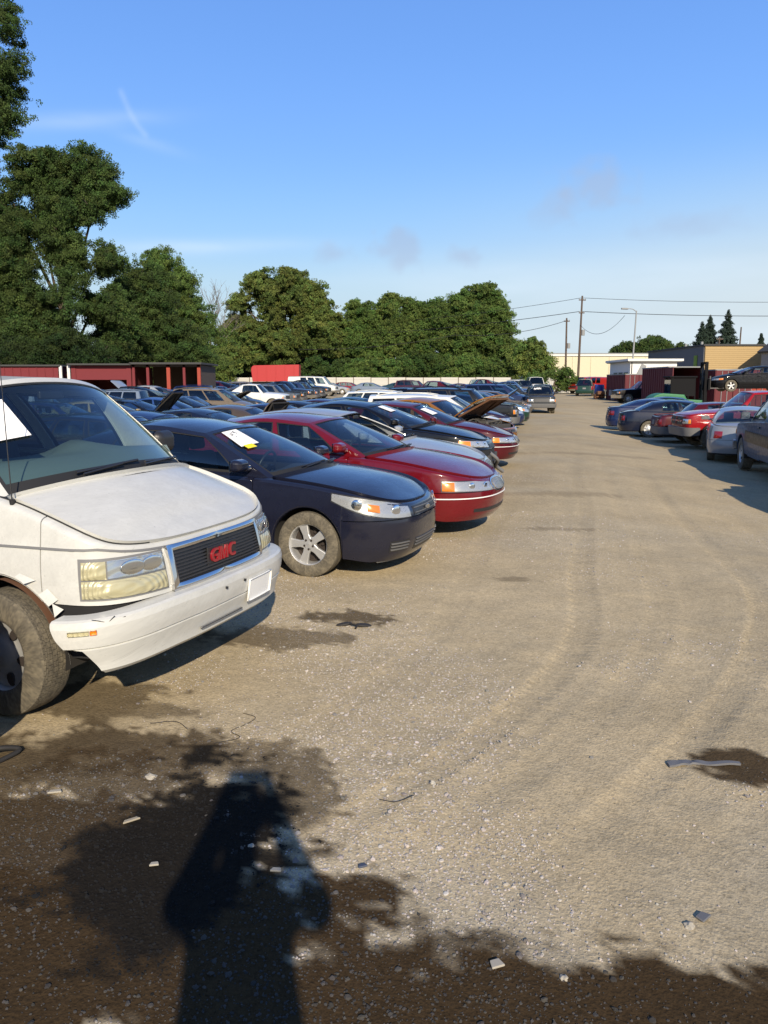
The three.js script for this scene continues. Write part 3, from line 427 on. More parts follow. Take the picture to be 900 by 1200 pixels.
// rounded compact four-door
SPEC.compact = { xF: 2.28, xR: -2.28, hw: .865, Lf: .66, nf: 2.75, Lr: .55, nr: 2.8, fx: 1.36, rx: -1.26, R: .312, archR: .352, archH: 1.02, sill: .2, bumpF: [.17, .56], bumpR: [.24, .6], fasZ: .62,
  sh: [[-2.3, .95], [-1.6, .97], [-.4, .925], [.7, .895], [1.2, .86], [1.7, .795], [2.1, .70], [2.29, .645]], pF: [[.15, .12], [.24, .05], [.36, .012], [.5, 0], [.6, .02], [.72, .09]], pS: [[.15, .055], [.3, .02], [.55, 0], [.75, .012], [1, .06]], pR: [[.2, .06], [.42, 0], [.6, .015], [1, .07]],
  rsF: .06, rhF: .04, rs: .055, rh: .035, cowlX: .98, wsBow: .26, ax: .94, atx: .12, roofBow: .12, rail: [1.315, 1.385, 1.30], rz: [.545, .575, .53], roofCrown: .058, roofArch: .0, dx: -1.78, dtx: -1.12, deckX: -1.72, rwBow: .12, crown: .06, hoodCrown: .075, doors: [.80, -.13, -1.02], wins: [[.115, .06, .405, .36], [.445, .40, .70, .72]], mirrorM: 'paint', wheel: 'five', bulge: .05, pillarBow: .05,
  extra: k => { lights(k, { hl: [.40, .66, .572, .745, .805, .662], hlPow: [2.4, .8], amber: [.46, .60], amberV: [.25, .72], bulbs: [.24, .72], cover: 1, low: [[0, .30, .235, .345], [.42, .66, .255, .36]], gr: [.33, .575, .655], tl: [.5, .24, .66, .86], plate: .62 });
    const { sh, add, both, N, q } = k; if (q < 2) { for (const y of [.255, .285, .315]) for (const [z0, z1] of [[0, .29], [.43, .65]]) { const a = sh.sF(z0), b = sh.sF(z1); add('intake_slat', both(sh.quad([a, y - .006 + .02], [b, y - .006 + .02], [b, y + .006 + .02], [a, y + .006 + .02], N(4), 1, { off: .016, skirt: .01 })), 'bumperGrey'); }
      for (const y of [.593, .637]) { const a = sh.sF(.31); add('grille_bar', both(sh.quad([0, y - .004], [a, y - .002], [a, y + .006], [0, y + .004], N(5), 1, { off: .012 })), 'bumperGrey'); }
      const p = sh.W(0, .615, .024); const e = merge([box(.012, .022, .11, p[0], p[1], 0), box(.012, .042, .045, p[0] + .001, p[1], 0)]); add('emblem', e, 'chrome');
      add('chin_lip', both(sh.wall(0, sh.sF(.74), .155, .178, N(12), 1, { off: -.01, skirt: .03 })), 'grey'); } } };
// long soft-edged family saloon
SPEC.saloon = { xF: 2.47, xR: -2.47, hw: .92, Lf: .80, nf: 2.6, Lr: .6, nr: 2.7, fx: 1.42, rx: -1.35, R: .318, archR: .36, sill: .2, bumpF: [.21, .55], bumpR: [.26, .6], fasZ: .62,
  sh: [[-2.48, .90], [-1.8, .955], [-.4, .93], [.7, .905], [1.3, .86], [1.9, .77], [2.3, .685], [2.48, .635]], pF: [[.2, .10], [.3, .03], [.45, 0], [.55, .012], [.62, .05], [.72, .12]], pS: [[.15, .06], [.3, .02], [.55, 0], [.75, .015], [1, .07]], pR: [[.2, .06], [.42, 0], [.6, .02], [1, .08]],
  rsF: .06, rhF: .04, rs: .06, rh: .035, cowlX: 1.02, wsBow: .26, ax: .98, atx: .14, roofBow: .12, rail: [1.31, 1.365, 1.29], rz: [.55, .58, .53], roofCrown: .06, dx: -1.75, dtx: -1.1, deckX: -1.70, rwBow: .14, crown: .06, hoodCrown: .07, doors: [.82, -.15, -1.02], wins: [[.11, .06, .41, .37], [.445, .405, .70, .74]], wheel: 'holes', bulge: .05, pillarBow: .05,
  extra: k => { lights(k, { hl: [.24, .46, .55, .575, .68, .66], amber: [.82, 1.0], amberV: [.0, .95], bulbs: [.2, .52], cover: 1, tl: [.56, .2, .64, .82], plate: .44 });
    const { sh, add, both, N, q, two } = k; if (q < 2) { const s = sh.sF(.235); // oval upright-barred grille
      const oval = (w, y0, y1, off, m, n) => add(n, both(grid((u, v) => { const t = lerp(0, 1, u), hgt = Math.sqrt(Math.max(0, 1 - t ** 3)), ym = (y0 + y1) / 2; return sh.W(sh.sF(w) * t, ym + (v - .5) * (y1 - y0) * hgt, off); }, N(8), N(4), { flip: true, skirt: .02 })), m);
      oval(.27, .525, .69, .02, 'chrome', 'grille_surround'); oval(.235, .54, .675, .027, 'grey', 'grille'); for (let i = 0; i < 7; i++) { const s0 = lerp(.004, s * .9, i / 6.5), hh = .06 * Math.sqrt(1 - (i / 7) ** 3); add('grille_bar', both(sh.quad([Math.max(0, s0 - .005), .605 - hh], [s0 + .005, .605 - hh], [s0 + .005, .605 + hh], [Math.max(0, s0 - .005), .605 + hh], 1, 3, { off: .036 })), 'chrome'); }
      add('pinstripe', both(sh.wall(0, k.sArF - .03, .475, .487, N(16), 1, { off: .012, skirt: .01 })), 'white'); const a = sh.sF(.62); add('lower_intake', both(sh.quad([0, .30], [a, .31], [a, .35], [0, .345], N(6), 1, { off: .008 })), 'trim'); } } };
// sportier dark saloon with amber cornered lamps
SPEC.sport = { xF: 2.36, xR: -2.36, hw: .89, Lf: .8, nf: 2.5, Lr: .55, nr: 2.7, fx: 1.40, rx: -1.32, R: .32, archR: .365, sill: .2, bumpF: [.2, .56], bumpR: [.26, .62], fasZ: .66,
  sh: [[-2.37, .98], [-1.7, 1.0], [-.4, .94], [.7, .90], [1.3, .85], [1.8, .775], [2.2, .70], [2.37, .66]], pF: [[.2, .10], [.32, .02], [.46, 0], [.58, .03], [.72, .11]], pS: [[.15, .06], [.3, .02], [.5, -.01], [.62, .005], [.8, .02], [1, .07]], pR: [[.2, .06], [.42, 0], [.6, .015], [1, .07]],
  rs: .08, rh: .035, cowlX: 1.0, wsBow: .26, ax: .96, atx: .08, roofBow: .12, rail: [1.29, 1.35, 1.27], rz: [.54, .57, .52], roofCrown: .055, dx: -1.72, dtx: -1.02, deckX: -1.66, rwBow: .14, crown: .06, hoodCrown: .07, doors: [.80, -.14, -1.02], wins: [[.115, .06, .41, .37], [.445, .405, .68, .72]], wheel: 'five', bulge: .05, pillarBow: .05,
  extra: k => { lights(k, { hl: [.34, .52, .60, .635, .735, .70], amber: [.7, 1], bulbs: [.2, .48], gr: [.30, .58, .65], low: [[0, .5, .25, .34]], tl: [.4, .26, .7, .88], plate: .5, mould: [.40, .5], mouldM: 'paint' }); } };
// square-cut older saloon
SPEC.square = { xF: 2.5, xR: -2.55, hw: .93, Lf: .35, nf: 3.6, Lr: .35, nr: 3.8, fx: 1.5, rx: -1.35, R: .325, archR: .36, sill: .22, bumpF: [.28, .52], bumpR: [.3, .56], fasZ: .84, taperF: .05, taperR: .05, bumpOff: .05, bumpSkirt: .08, bumpM: 'bumperGrey',
  sh: [[-2.56, .88], [-1.6, .93], [0, .92], [1.2, .90], [2.2, .82], [2.51, .77]], pF: [[.25, .06], [.45, 0], [.6, .01], [.8, .03]], pS: [[.15, .05], [.3, .02], [.55, 0], [.8, .015], [1, .05]], pR: [[.2, .05], [.45, 0], [.9, .05]],
  rs: .06, rh: .03, rsF: .05, rhF: .03, cowlX: 1.08, wsBow: .14, ax: 1.04, atx: .38, roofBow: .08, rail: [1.33, 1.36, 1.31], rz: [.58, .6, .56], roofCrown: .045, dx: -1.55, dtx: -1.15, deckX: -1.5, rwBow: .1, crown: .03, doors: [.86, -.12, -1.0], wins: [[.10, .06, .43, .42], [.46, .45, .74, .80]], wheel: 'holes', bulge: .03, handleM: 'chrome',
  extra: k => { lights(k, { hl: [.46, .16, .58, .58, .72, .72], gr: [.42, .57, .73], grBars: 4, barM: 'chrome', tl: [.5, .14, .64, .82], plate: .62, mould: [.46, .52], mouldM: 'chrome' }); } };
// minivan
SPEC.minivan = { xF: 2.42, xR: -2.36, hw: .96, Lf: .72, nf: 2.5, Lr: .32, nr: 3.6, fx: 1.48, rx: -1.42, R: .33, archR: .38, sill: .24, bumpF: [.24, .6], bumpR: [.3, .62], fasZ: .72, taperF: .03, taperR: .02,
  sh: [[-2.37, 1.06], [-1, 1.06], [.6, 1.03], [1.3, 1.0], [1.8, .92], [2.2, .83], [2.43, .77]], pF: [[.2, .10], [.34, .02], [.5, 0], [.62, .02], [.8, .12]], pS: [[.15, .06], [.35, .02], [.65, 0], [.9, .02], [1.06, .05]], pR: [[.25, .05], [.5, 0], [.7, .02], [1.06, .05]],
  rs: .06, rh: .03, rsF: .1, rhF: .04, rsR: .03, rhR: .01, cowlX: 1.38, wsBow: .28, ax: 1.34, atx: .42, roofBow: .14, roofBowR: .05, rail: [1.66, 1.71, 1.68], rz: [.62, .66, .64], roofCrown: .055, box: true, dx: -2.12, dtx: -1.98, rearBulge: .02, crown: .05, hoodCrown: .075, doors: [1.12, .08, -1.0], wins: [[.115, .06, .36, .34], [.385, .37, .66, .66], [.68, .685, .94, .95]], winDoor: [0, 1, 9], winM: ['glass', 'tint', 'tint'], rgV: .88, wt1: .88, wheel: 'holes', rows: 2, bulge: .045, rack: true, seatY: .5, handleM: 'trim',
  extra: k => { lights(k, { hl: [.36, .5, .63, .665, .79, .745], amber: [.82, 1], bulbs: [.25, .55], gr: [.33, .63, .73], grBars: 3, low: [[0, .5, .3, .42]], tl: [.72, .16, .66, 1.03], plate: .72, mould: [.5, .58] }); } };
// boxy two-door or four-door sport utility
SPEC.suv = { xF: 2.28, xR: -2.2, hw: .88, Lf: .26, nf: 4, Lr: .22, nr: 4.2, fx: 1.5, rx: -1.22, R: .36, archR: .42, sill: .32, bumpF: [.36, .6], bumpR: [.36, .6], fasZ: .82, taperF: .04, taperR: .02, bumpOff: .07, bumpSkirt: .1, bumpM: 'bumperGrey',
  sh: [[-2.2, 1.06], [0, 1.06], [1.1, 1.05], [1.9, 1.0], [2.29, .95]], pF: [[.3, .05], [.6, 0], [.9, .02], [1, .05]], pS: [[.2, .05], [.4, .015], [.7, 0], [.95, .015], [1.06, .04]], pR: [[.3, .03], [.6, 0], [1.06, .03]],
  rs: .06, rh: .03, rsF: .06, rhF: .04, rsR: .03, rhR: .01, cowlX: 1.06, wsBow: .12, ax: 1.02, atx: .52, roofBow: .08, roofBowR: .04, rail: [1.58, 1.62, 1.6], rz: [.60, .63, .61], roofCrown: .05, box: true, dx: -2.02, dtx: -1.86, rearBulge: .01, crown: .04, doors: [.86, -.12, -.98], wins: [[.09, .05, .36, .35], [.385, .38, .64, .64], [.665, .67, .93, .94]], winDoor: [0, 1, 9], winM: ['glass', 'tint', 'tint'], rgV: .88, wheel: 'truck', seatY: .55, bulge: .03, rack: true, handleM: 'trim', mirrorM: 'trim', tyreW: .23,
  extra: k => { lights(k, { hl: [.48, .14, .70, .70, .86, .86], amber: [.8, 1], bulbs: [.4], gr: [.46, .70, .87], grBars: 3, barM: 'grey', tl: [.72, .1, .66, 1.0], plate: .66, mould: [.56, .62] }); } };
// full-size pickup with a square nose
SPEC.pickup = { xF: 2.75, xR: -2.85, hw: 1.0, Lf: .3, nf: 3.6, Lr: .12, nr: 5, fx: 1.85, rx: -1.72, R: .385, archR: .45, sill: .42, bumpF: [.42, .68], bumpR: [.46, .66], fasZ: .93, taperF: .04, taperR: .02, bumpOff: .09, bumpSkirt: .14, bumpM: 'chrome',
  sh: [[-2.86, 1.2], [-.6, 1.2], [.6, 1.16], [1.4, 1.12], [2.3, 1.06], [2.76, 1.0]], pF: [[.4, .04], [.7, 0], [.9, .01], [1.1, .05]], pS: [[.3, .05], [.5, .015], [.8, 0], [1.05, .02], [1.2, .03]], pR: [[.4, .02], [1.2, .02]],
  rs: .05, rh: .03, rsF: .06, rhF: .05, rsR: .02, rhR: .01, cowlX: 1.22, wsBow: .14, ax: 1.18, atx: .62, roofBow: .08, roofBowR: .03, rail: [1.74, 1.77, 1.73], rz: [.64, .66, .63], roofCrown: .045, dx: -.52, dtx: -.38, rearBulge: .01, crown: .04, hoodCrown: .1, doors: [1.02, -.3], wins: [[.10, .06, .88, .90]], bed: [-.62, -2.78, .72], rgV: .86, rgT: .85, wheel: 'truck', seatY: .72, bulge: .03, tyreW: .25, handleM: 'trim', mirrorM: 'trim', mirror: [.07, .13, .12],
  extra: k => { lights(k, { hl: [.62, .18, .80, .80, .94, .94], amber: [.8, 1], bulbs: [.4], gr: [.58, .76, 1.0], tl: [.86, .1, .8, 1.08] }); const { sh, add, both, q } = k; if (q < 2) { const a = sh.sF(.56); add('grille_bar', both(sh.quad([0, .86], [a, .86], [a, .90], [0, .90], 5, 1, { off: .02 })), 'paint'); add('grille_bar', both(sh.quad([0, .77], [sh.sF(.025), .77], [sh.sF(.025), .99], [0, .99], 1, 3, { off: .02 })), 'paint'); } } };
SPEC.pickup.rB = 1;
// tall cargo van
SPEC.cargo = { xF: 2.7, xR: -2.75, hw: 1.0, Lf: .34, nf: 3.4, Lr: .2, nr: 4.5, fx: 1.85, rx: -1.6, R: .37, archR: .43, sill: .4, bumpF: [.4, .62], bumpR: [.42, .6], fasZ: .92, bumpOff: .08, bumpSkirt: .1, bumpM: 'chrome',
  sh: [[-2.76, 1.25], [.8, 1.25], [1.8, 1.2], [2.4, 1.1], [2.71, 1.02]], pF: [[.4, .04], [.7, 0], [1.1, .06]], pS: [[.3, .04], [.7, 0], [1.25, .03]], pR: [[.4, .02], [1.25, .02]],
  rs: .04, rh: .03, rsR: .02, rhR: .01, cowlX: 1.95, wsBow: .14, ax: 1.91, atx: 1.28, roofBow: .08, roofBowR: .03, rail: [2.0, 2.06, 2.04], rz: [.74, .78, .76], roofCrown: .07, box: true, dx: -2.6, dtx: -2.5, rearBulge: .01, crown: .04, doors: [1.7, .7], wins: [[.06, .04, .26, .25], [.30, .29, .46, .46], [.50, .50, .66, .66]], winDoor: [0, 9, 9], winM: ['glass', 'tint', 'tint'], rgV: .8, wheel: 'truck', seatY: .75, rows: 0, bulge: .03, tyreW: .23,
  extra: k => { lights(k, { hl: [.6, .12, .78, .78, .94, .94], gr: [.56, .76, .96], grBars: 4, barM: 'chrome', tl: [.86, .08, .8, 1.1] }); } };
// short hatchback / wagon
SPEC.hatch = { xF: 2.1, xR: -2.05, hw: .85, Lf: .7, nf: 2.5, Lr: .4, nr: 2.9, fx: 1.28, rx: -1.28, R: .305, archR: .345, sill: .2, bumpF: [.2, .55], bumpR: [.26, .6], fasZ: .6,
  sh: [[-2.06, .98], [-.6, .95], [.6, .92], [1.2, .86], [1.7, .77], [2.11, .66]], pF: [[.2, .1], [.34, .02], [.48, 0], [.6, .03], [.72, .1]], pS: [[.15, .05], [.3, .02], [.55, 0], [1, .06]], pR: [[.2, .06], [.42, 0], [.6, .02], [1, .06]],
  rs: .08, rh: .035, rsR: .04, rhR: .015, cowlX: .96, wsBow: .22, ax: .92, atx: .14, roofBow: .1, roofBowR: .06, rail: [1.34, 1.4, 1.35], rz: [.55, .58, .54], roofCrown: .05, box: true, dx: -1.86, dtx: -1.42, rearBulge: .05, crown: .05, hoodCrown: .07, doors: [.78, -.12, -.95], wins: [[.115, .06, .42, .39], [.45, .42, .70, .71], [.725, .74, .92, .93]], winDoor: [0, 1, 9], wheel: 'holes', bulge: .05, pillarBow: .04,
  extra: k => { lights(k, { hl: [.36, .5, .57, .6, .71, .66], amber: [.75, 1], bulbs: [.3, .55], gr: [.3, .57, .64], low: [[0, .45, .25, .36]], tl: [.6, .2, .62, .96], plate: .6 }); } };
// the white van in the foreground
SPEC.van = { xF: 2.34, xR: -2.42, hw: .985, Lf: .42, nf: 3.3, Lr: .25, nr: 4, fx: 1.52, rx: -1.32, R: .348, archR: .42, archY: .03, sill: .34, bumpF: [.42, .66], bumpR: [.42, .62], fasZ: .955, taperF: .05, taperR: .02, tyreW: .225,
  sh: [[-2.43, 1.24], [.4, 1.24], [1.3, 1.20], [1.6, 1.145], [2.1, .985], [2.35, .915]], pF: [[.4, .03], [.68, .0], [.8, .02], [.95, .06]], pS: [[.3, .05], [.5, .015], [.8, 0], [1.05, .02], [1.2, .04]], pR: [[.4, .02], [.7, 0], [1.22, .03]],
  rs: .05, rh: .035, rsF: .02, rhF: .016, rsR: .03, rhR: .01, cowlX: 1.56, wsBow: .22, ax: 1.52, atx: .98, roofBow: .12, roofBowR: .04, rail: [1.75, 1.79, 1.77], rz: [.70, .72, .70], roofCrown: .09, box: true, dx: -2.22, dtx: -2.1, rearBulge: .01, crown: .06, hoodCrown: .085, doors: [1.12, .1], wins: [[.12, .05, .30, .28], [.33, .31, .62, .62], [.65, .65, .93, .93]], winDoor: [0, 9, 9], winM: ['glass', 'tint', 'tint'], rgV: .85, iv: .955, ownBumper: true, wheel: 'truck', wheelIn: .0, seatY: .72, rows: 2, bulge: .03, dashM: 'dashGreen', dashH: .17, dashDeep: .25, mirrorM: 'trim', mirror: [.07, .12, .13], handleM: 'trim',
  extra: k => {
    const { sh, add, two, both, N, q, c } = k;
    // lamps: clear upper lamp, yellowed lower lamp and corner marker
    const a = sh.sF(.545), b = sh.sX(c.xF - .27), m = lerp(a, b, .74);
    two('headlight_housing', sh.quad([a - .012, .688], [b + .014, .688], [b + .02, .908], [a - .012, .902], N(10), N(4), { off: .003, skirt: .02 }), 'grey');
    two('lamp_bowl', sh.quad([a, .80], [m - .004, .80], [m - .004, .892], [a, .892], N(8), N(4), { off: .005 }), 'lens'); const hl = two('headlight', sh.quad([a, .80], [m - .004, .80], [m - .004, .892], [a, .892], N(8), N(4), { off: .016, pillow: .012 }), 'lensClear'); for (const f of [.25, .6]) { const s = lerp(a, m, f), p = sh.W(s, .846, .012), n = sh.P(s), gg = new THREE.SphereGeometry(.042, 16, 10); gg.scale(.12, .95, 1.75); gg.rotateY(-Math.atan2(n[3], n[2])); gg.translate(...p); add('reflector', gg, 'reflector', hl[0], { side: 1 }); add('reflector', mirrorZ(clean(gg)), 'reflector', hl[1], { side: -1 }); }
    two('corner_marker', sh.quad([m + .004, .80], [b, .80], [b, .892], [m + .004, .892], N(4), N(4), { off: .010, pillow: .008 }), 'lensYellow');
    two('fog_lens', sh.quad([a, .70], [b, .70], [b, .792], [a, .792], N(10), N(4), { off: .010, pillow: .012 }), 'lensYellow');
    // grille: chrome frame, dark slats, lettering added later
    const g0 = sh.sF(.50), y0 = .69, y1 = .895;
    add('grille_backing', both(sh.quad([0, y0], [g0, y0], [g0, y1], [0, y1], N(8), N(4), { off: .006, skirt: .02 })), 'trim');
    const fr = [sh.quad([0, y0 - .035], [g0 + .012, y0 - .03], [g0 + .012, y0 + .012], [0, y0 + .008], N(8), 3, { off: .022, pillow: .014, skirt: .03 }), sh.quad([0, y1 - .012], [g0 + .012, y1 - .012], [g0 + .012, y1 + .022], [0, y1 + .022], N(8), 3, { off: .022, pillow: .008, skirt: .03 }), sh.quad([g0 - .03, y0 - .01], [g0 + .013, y0 - .01], [g0 + .013, y1 + .01], [g0 - .03, y1 + .01], 3, N(4), { off: .024, pillow: .008, skirt: .03 })];
    add('grille_frame', both(merge(fr)), 'chrome');
    for (let i = 0; i < 9; i++) { const y = lerp(y0 + .018, y1 - .02, (i + .5) / 9); add('grille_slat', both(sh.quad([0, y - .0045], [g0 - .03, y - .0045], [g0 - .03, y + .0045], [0, y + .0045], N(8), 1, { off: .018, skirt: .012 })), 'plastic'); }
    // dark trim strip running round under the bonnet edge and along the side
    add('trim_strip', merge([both(sh.wall(0, sh.sX(-2.2), s => Math.min(sh.top(s) - .022, .945) + .004, s => Math.min(sh.top(s) - .022, .945) + .016, N(46), 1, { off: .007, skirt: .008 }))]), 'grey');
  } };
// torn front bumper, lettering and scars of the white van
const font = await new FontLoader().loadAsync('fonts/droid/droid_sans_bold.typeface.json');
{
  const old = SPEC.van.extra;
  SPEC.van.extra = k => {
    old(k); const { sh, add, N, sArF } = k;
    const prof = [[-.02, .345], [.045, .35], [.07, .372], [.078, .43], [.092, .498], [.082, .504], [.094, .512], [.098, .56], [.096, .615], [.086, .648], [.07, .658], [-.02, .664]];
    const bent = (s, off, y) => { const p = sh.W(Math.abs(s), clamp(y, .4, .7), off), t = smooth(.45, 1.25, s), l = smooth(-.9, -1.3, s); return [p[0] + .015 * t, y - .045 * t - .01 * l, (s < 0 ? -p[2] : p[2]) + .075 * t]; };
    const end = v => lerp(sArF - .25, sArF - .04, smooth(.05, .8, v));
    const g = grid((u, v) => { const j = v * (prof.length - 1), i = Math.min(prof.length - 2, Math.floor(j)), w = j - i, off = lerp(prof[i][0], prof[i + 1][0], w), y = lerp(prof[i][1], prof[i + 1][1], w); return bent(lerp(-(sArF - .03), end(v), u), off, y); }, 90, frac(0, 1, 33), { flip: false });
    const bi = add('front_bumper', clean(toCreasedNormals(g, .2)), 'paint');
    const patch = (s0, s1, y0, y1, off, nu = 8) => grid((u, v) => bent(lerp(s0, s1, u), off, lerp(y0, y1, v)), nu, 2, { flip: false, skirt: .012 });
    add('plate_holder', patch(-.47, -.16, .445, .585, .1005), 'white', bi); add('bumper_slot', patch(-.12, .34, .408, .418, .083, 10), 'grey', bi);
    add('bolt', merge([[-.1, .6], [.12, .602]].map(([s, y]) => patch(s - .006, s + .006, y - .006, y + .006, .099, 1))), 'trim', bi);
    // marker lamp socket at the torn end, cracks beside it
    add('side_marker', patch(sArF - .20, sArF - .125, .585, .607, .099, 3), 'lensYellow', bi); add('side_marker', patch(sArF - .225, sArF - .203, .585, .607, .099, 3), 'amber', bi);
    const crack = pts => merge(pts.slice(1).map((p, i) => bar(bent(pts[i][0], .086, pts[i][1]), bent(p[0], .0885, p[1]), .0028, 4, .0018)));
    add('crack', crack([[sArF - .33, .645], [sArF - .27, .63], [sArF - .23, .635], [sArF - .15, .62]]), 'rubber', bi); add('crack', crack([[sArF - .29, .66], [sArF - .265, .632], [sArF - .24, .645], [sArF - .21, .66]]), 'rubber', bi);
    // emblem
    const p = sh.W(0, .79, .03); add('emblem_plate', rbox(.012, .11, .33, .004, p[0] - .012, .79, 0), 'trim');
    [['G', -.098], ['M', 0], ['C', .102]].forEach(([ch, z]) => { const t = new TextGeometry(ch, { font, size: .08, depth: .012, curveSegments: 6, bevelEnabled: false }); t.computeBoundingBox(); const b = t.boundingBox; t.translate(-(b.min.x + b.max.x) / 2, -(b.min.y + b.max.y) / 2, 0); t.scale(ch === 'M' ? 1.15 : 1.35, 1.02, 1); t.rotateY(Math.PI / 2); t.translate(p[0] - .005, .79, -z); add('letter', t, 'badge'); });
    // torn flaps of fender metal over the tyre
    const flap = pts => { const s = new THREE.BufferGeometry(); const v = []; for (const [x, y, o] of pts) { const q2 = sh.W(sh.sX(x), y, o); v.push(q2[0], q2[1], q2[2]); } s.setAttribute('position', new THREE.Float32BufferAttribute(v, 3)); s.setIndex(pts.length === 4 ? [0, 1, 2, 0, 2, 3] : [0, 1, 2]); s.setAttribute('uv', new THREE.Float32BufferAttribute(pts.flatMap(p => [p[0], p[1]]), 2)); s.computeVertexNormals(); return s; };
    add('torn_flap', flap([[1.93, .69, .008], [1.885, .655, .03], [1.83, .715, .034], [1.87, .745, .01]]), 'paint', -1, { side: 1 }); add('torn_flap', flap([[1.96, .64, .01], [1.92, .60, .035], [1.90, .67, .02]]), 'paint', -1, { side: 1 }); add('torn_flap', flap([[1.80, .785, .01], [1.74, .765, .03], [1.68, .80, .024], [1.70, .815, .01]]), 'paint', -1, { side: 1 });
    add('fender_liner', (() => { const g2 = grid((u, v) => { const a = lerp(.35, 1.5, u); return [1.52 + Math.cos(a) * (.40 - .03 * v), .375 + Math.sin(a) * (.40 - .02 * v), .97 - v * .2]; }, 10, 2); return g2; })(), 'rust');
    { const pts = []; for (let i = 0; i <= 14; i++) { const s = lerp(sh.sX(1.5), sh.sF(.6), i / 14), e = sh.round(s, 1); pts.push([e[0], e[1] + .001, e[2] - .004]); } add('bonnet_gap', tube(pts, .0065, 40, 5), 'rubber', -1, { side: 1 }); }
    // whip aerial on the right fender
    const b = sh.round(sh.sX(1.62), .7); add('aerial', merge([bar(b, [b[0] - .02, b[1] + .78, b[2]], .0035, 5, .002), cyl(.012, .016, .03, 8, b[0], b[1] + .01, b[2])]), 'trim');
  };
}
// ------------------------------------------------------------------ the ground: packed dirt and gravel
// stains of oil and wet soil: [x, distance, half width, half depth, turn, strength, kind] kind 0 brown damp soil, 1 black oil
const STAINS = [[-1.25, 3.5, .75, .34, .1, .8, 0], [-.75, 3.75, .3, .2, .4, .6, 0], [-.78, 3.05, .42, .62, .2, 1, 1], [-.60, 2.5, .7, .55, 0, 1, 0], [-1.2, 2.35, .8, .6, 0, 1, 0], [.1, 2.0, .7, .35, 0, 1, 0], [-1.25, 3.05, .7, .75, .3, .95, 0], [-1.5, 3.75, .6, .36, .2, .85, 0], [-1.0, 2.5, .8, .5, 0, 1, 0], [-.45, 3.45, .35, .38, -.3, .7, 0], [-.25, 2.2, .95, .36, 0, 1, 0], [.1, 2.28, .45, .3, .3, .75, 0], [.85, 2.12, .95, .24, -.05, 1, 0], [1.72, 3.68, .2, .2, 0, .95, 0], [-.3, 6.3, .42, .22, -.35, .8, 0], [-.75, 5.75, .55, .3, -.4, .62, 0], [-1.3, 4.42, .36, .12, -.2, .55, 0], [-1.75, 4.6, .5, .3, 0, .7, 0], [-1.95, 3.6, .5, .7, 0, .8, 0], [1.2, 7.5, .18, .1, 0, .4, 0], [3.0, 13.5, 1.4, .35, .1, .25, 0], [2.2, 10.2, .5, .18, 0, .35, 0], [5.5, 22, 2.4, .5, 0, .22, 0], [-1.1, 2.3, .6, .4, 0, .8, 0], [-.15, 1.7, 1.2, .5, 0, .9, 0], [1.3, 1.7, 1.2, .45, 0, .9, 0]];
function stain(x, d) {
  let br = 0, bl = 0; const n = fbm(x * 2.6, d * 2.6, 5, 201) - .5, n2 = fbm(x * 9, d * 9, 3, 231) - .5 + .8 * (vnoise(x * 24, d * 24, 255) - .5);
  for (const [sx, sd, a, b, t, k, kind] of STAINS) { const dx = x - sx, dd = d - sd; if (Math.abs(dx) > 2.4 * Math.max(a, b) || Math.abs(dd) > 2.4 * Math.max(a, b)) continue; const u = (dx * Math.cos(t) + dd * Math.sin(t)) / a, v = (-dx * Math.sin(t) + dd * Math.cos(t)) / b, r = Math.hypot(u, v) + n * 1.35 + n2 * .62, m = k * smooth(1.02, .74, r); if (kind) bl = Math.max(bl, m); else br = Math.max(br, m); }
  return [br, bl];
}
// worn wheel tracks of the lane: heights and paler dust
const laneX = d => 2.9 + (d - 6) * .222 + Math.max(0, 9 - d) ** 2 * -.02;
function rut(x, d) { let h = 0; const c = laneX(d), wob = (vnoise(d * .22, 3, 5) - .5) * .5; for (const o of [-1.35, -.55, .35, 1.05, 2.1]) { const u = (x - c - o - wob - (vnoise(d * .1, o * 5, 9) - .5) * .4) / .17; h += -Math.exp(-u * u) * .010 + Math.exp(-((Math.abs(u) - 1.7) ** 2) * 2) * .005; } return 1.5 * h * smooth(2.2, 5, d) * smooth(70, 25, d) * (.35 + .9 * vnoise(d * .35, 8, 44)); }
// tyre tracks swinging out of the lane and round towards the near left
const TRACKS = [[.0, 1], [1.48, 1], [2.35, .7], [3.8, .8], [-1.1, .5], [.62, .6], [2.9, .5]];
const trackX = (o, d) => 1.55 + o + (d - 6) * .225 - Math.max(0, 7.0 + o * .4 - d) ** 2 * .075;
function trackTone(x, d) { if (d < 2.6 || d > 45) return 0; let t = 0; for (const [o, k] of TRACKS) { const u = (x - trackX(o, d) - (vnoise(d * .4, o * 9, 51) - .5) * .16) / .11, a = Math.abs(u); if (a > 2) continue; const br = .45 + .8 * vnoise(d * .9, o * 4, 53); t += .8 * k * br * (a < 1 ? -.055 + .06 * Math.cos(u * Math.PI * 3) : .07 * Math.exp(-((a - 1.25) ** 2) * 14)); } return t * smooth(2.6, 3.6, d) * smooth(45, 16, d); }
function trackH(x, d) { if (d < 2.6 || d > 30) return 0; let t = 0; for (const [o, k] of TRACKS) { const u = (x - trackX(o, d) - (vnoise(d * .4, o * 9, 51) - .5) * .16) / .11, a = Math.abs(u); if (a > 2.2) continue; t += k * (a < 1 ? -.006 + .0025 * Math.cos(u * Math.PI * 3) : .006 * Math.exp(-((a - 1.25) ** 2) * 12)); } return t * smooth(2.6, 3.6, d) * smooth(30, 12, d); }
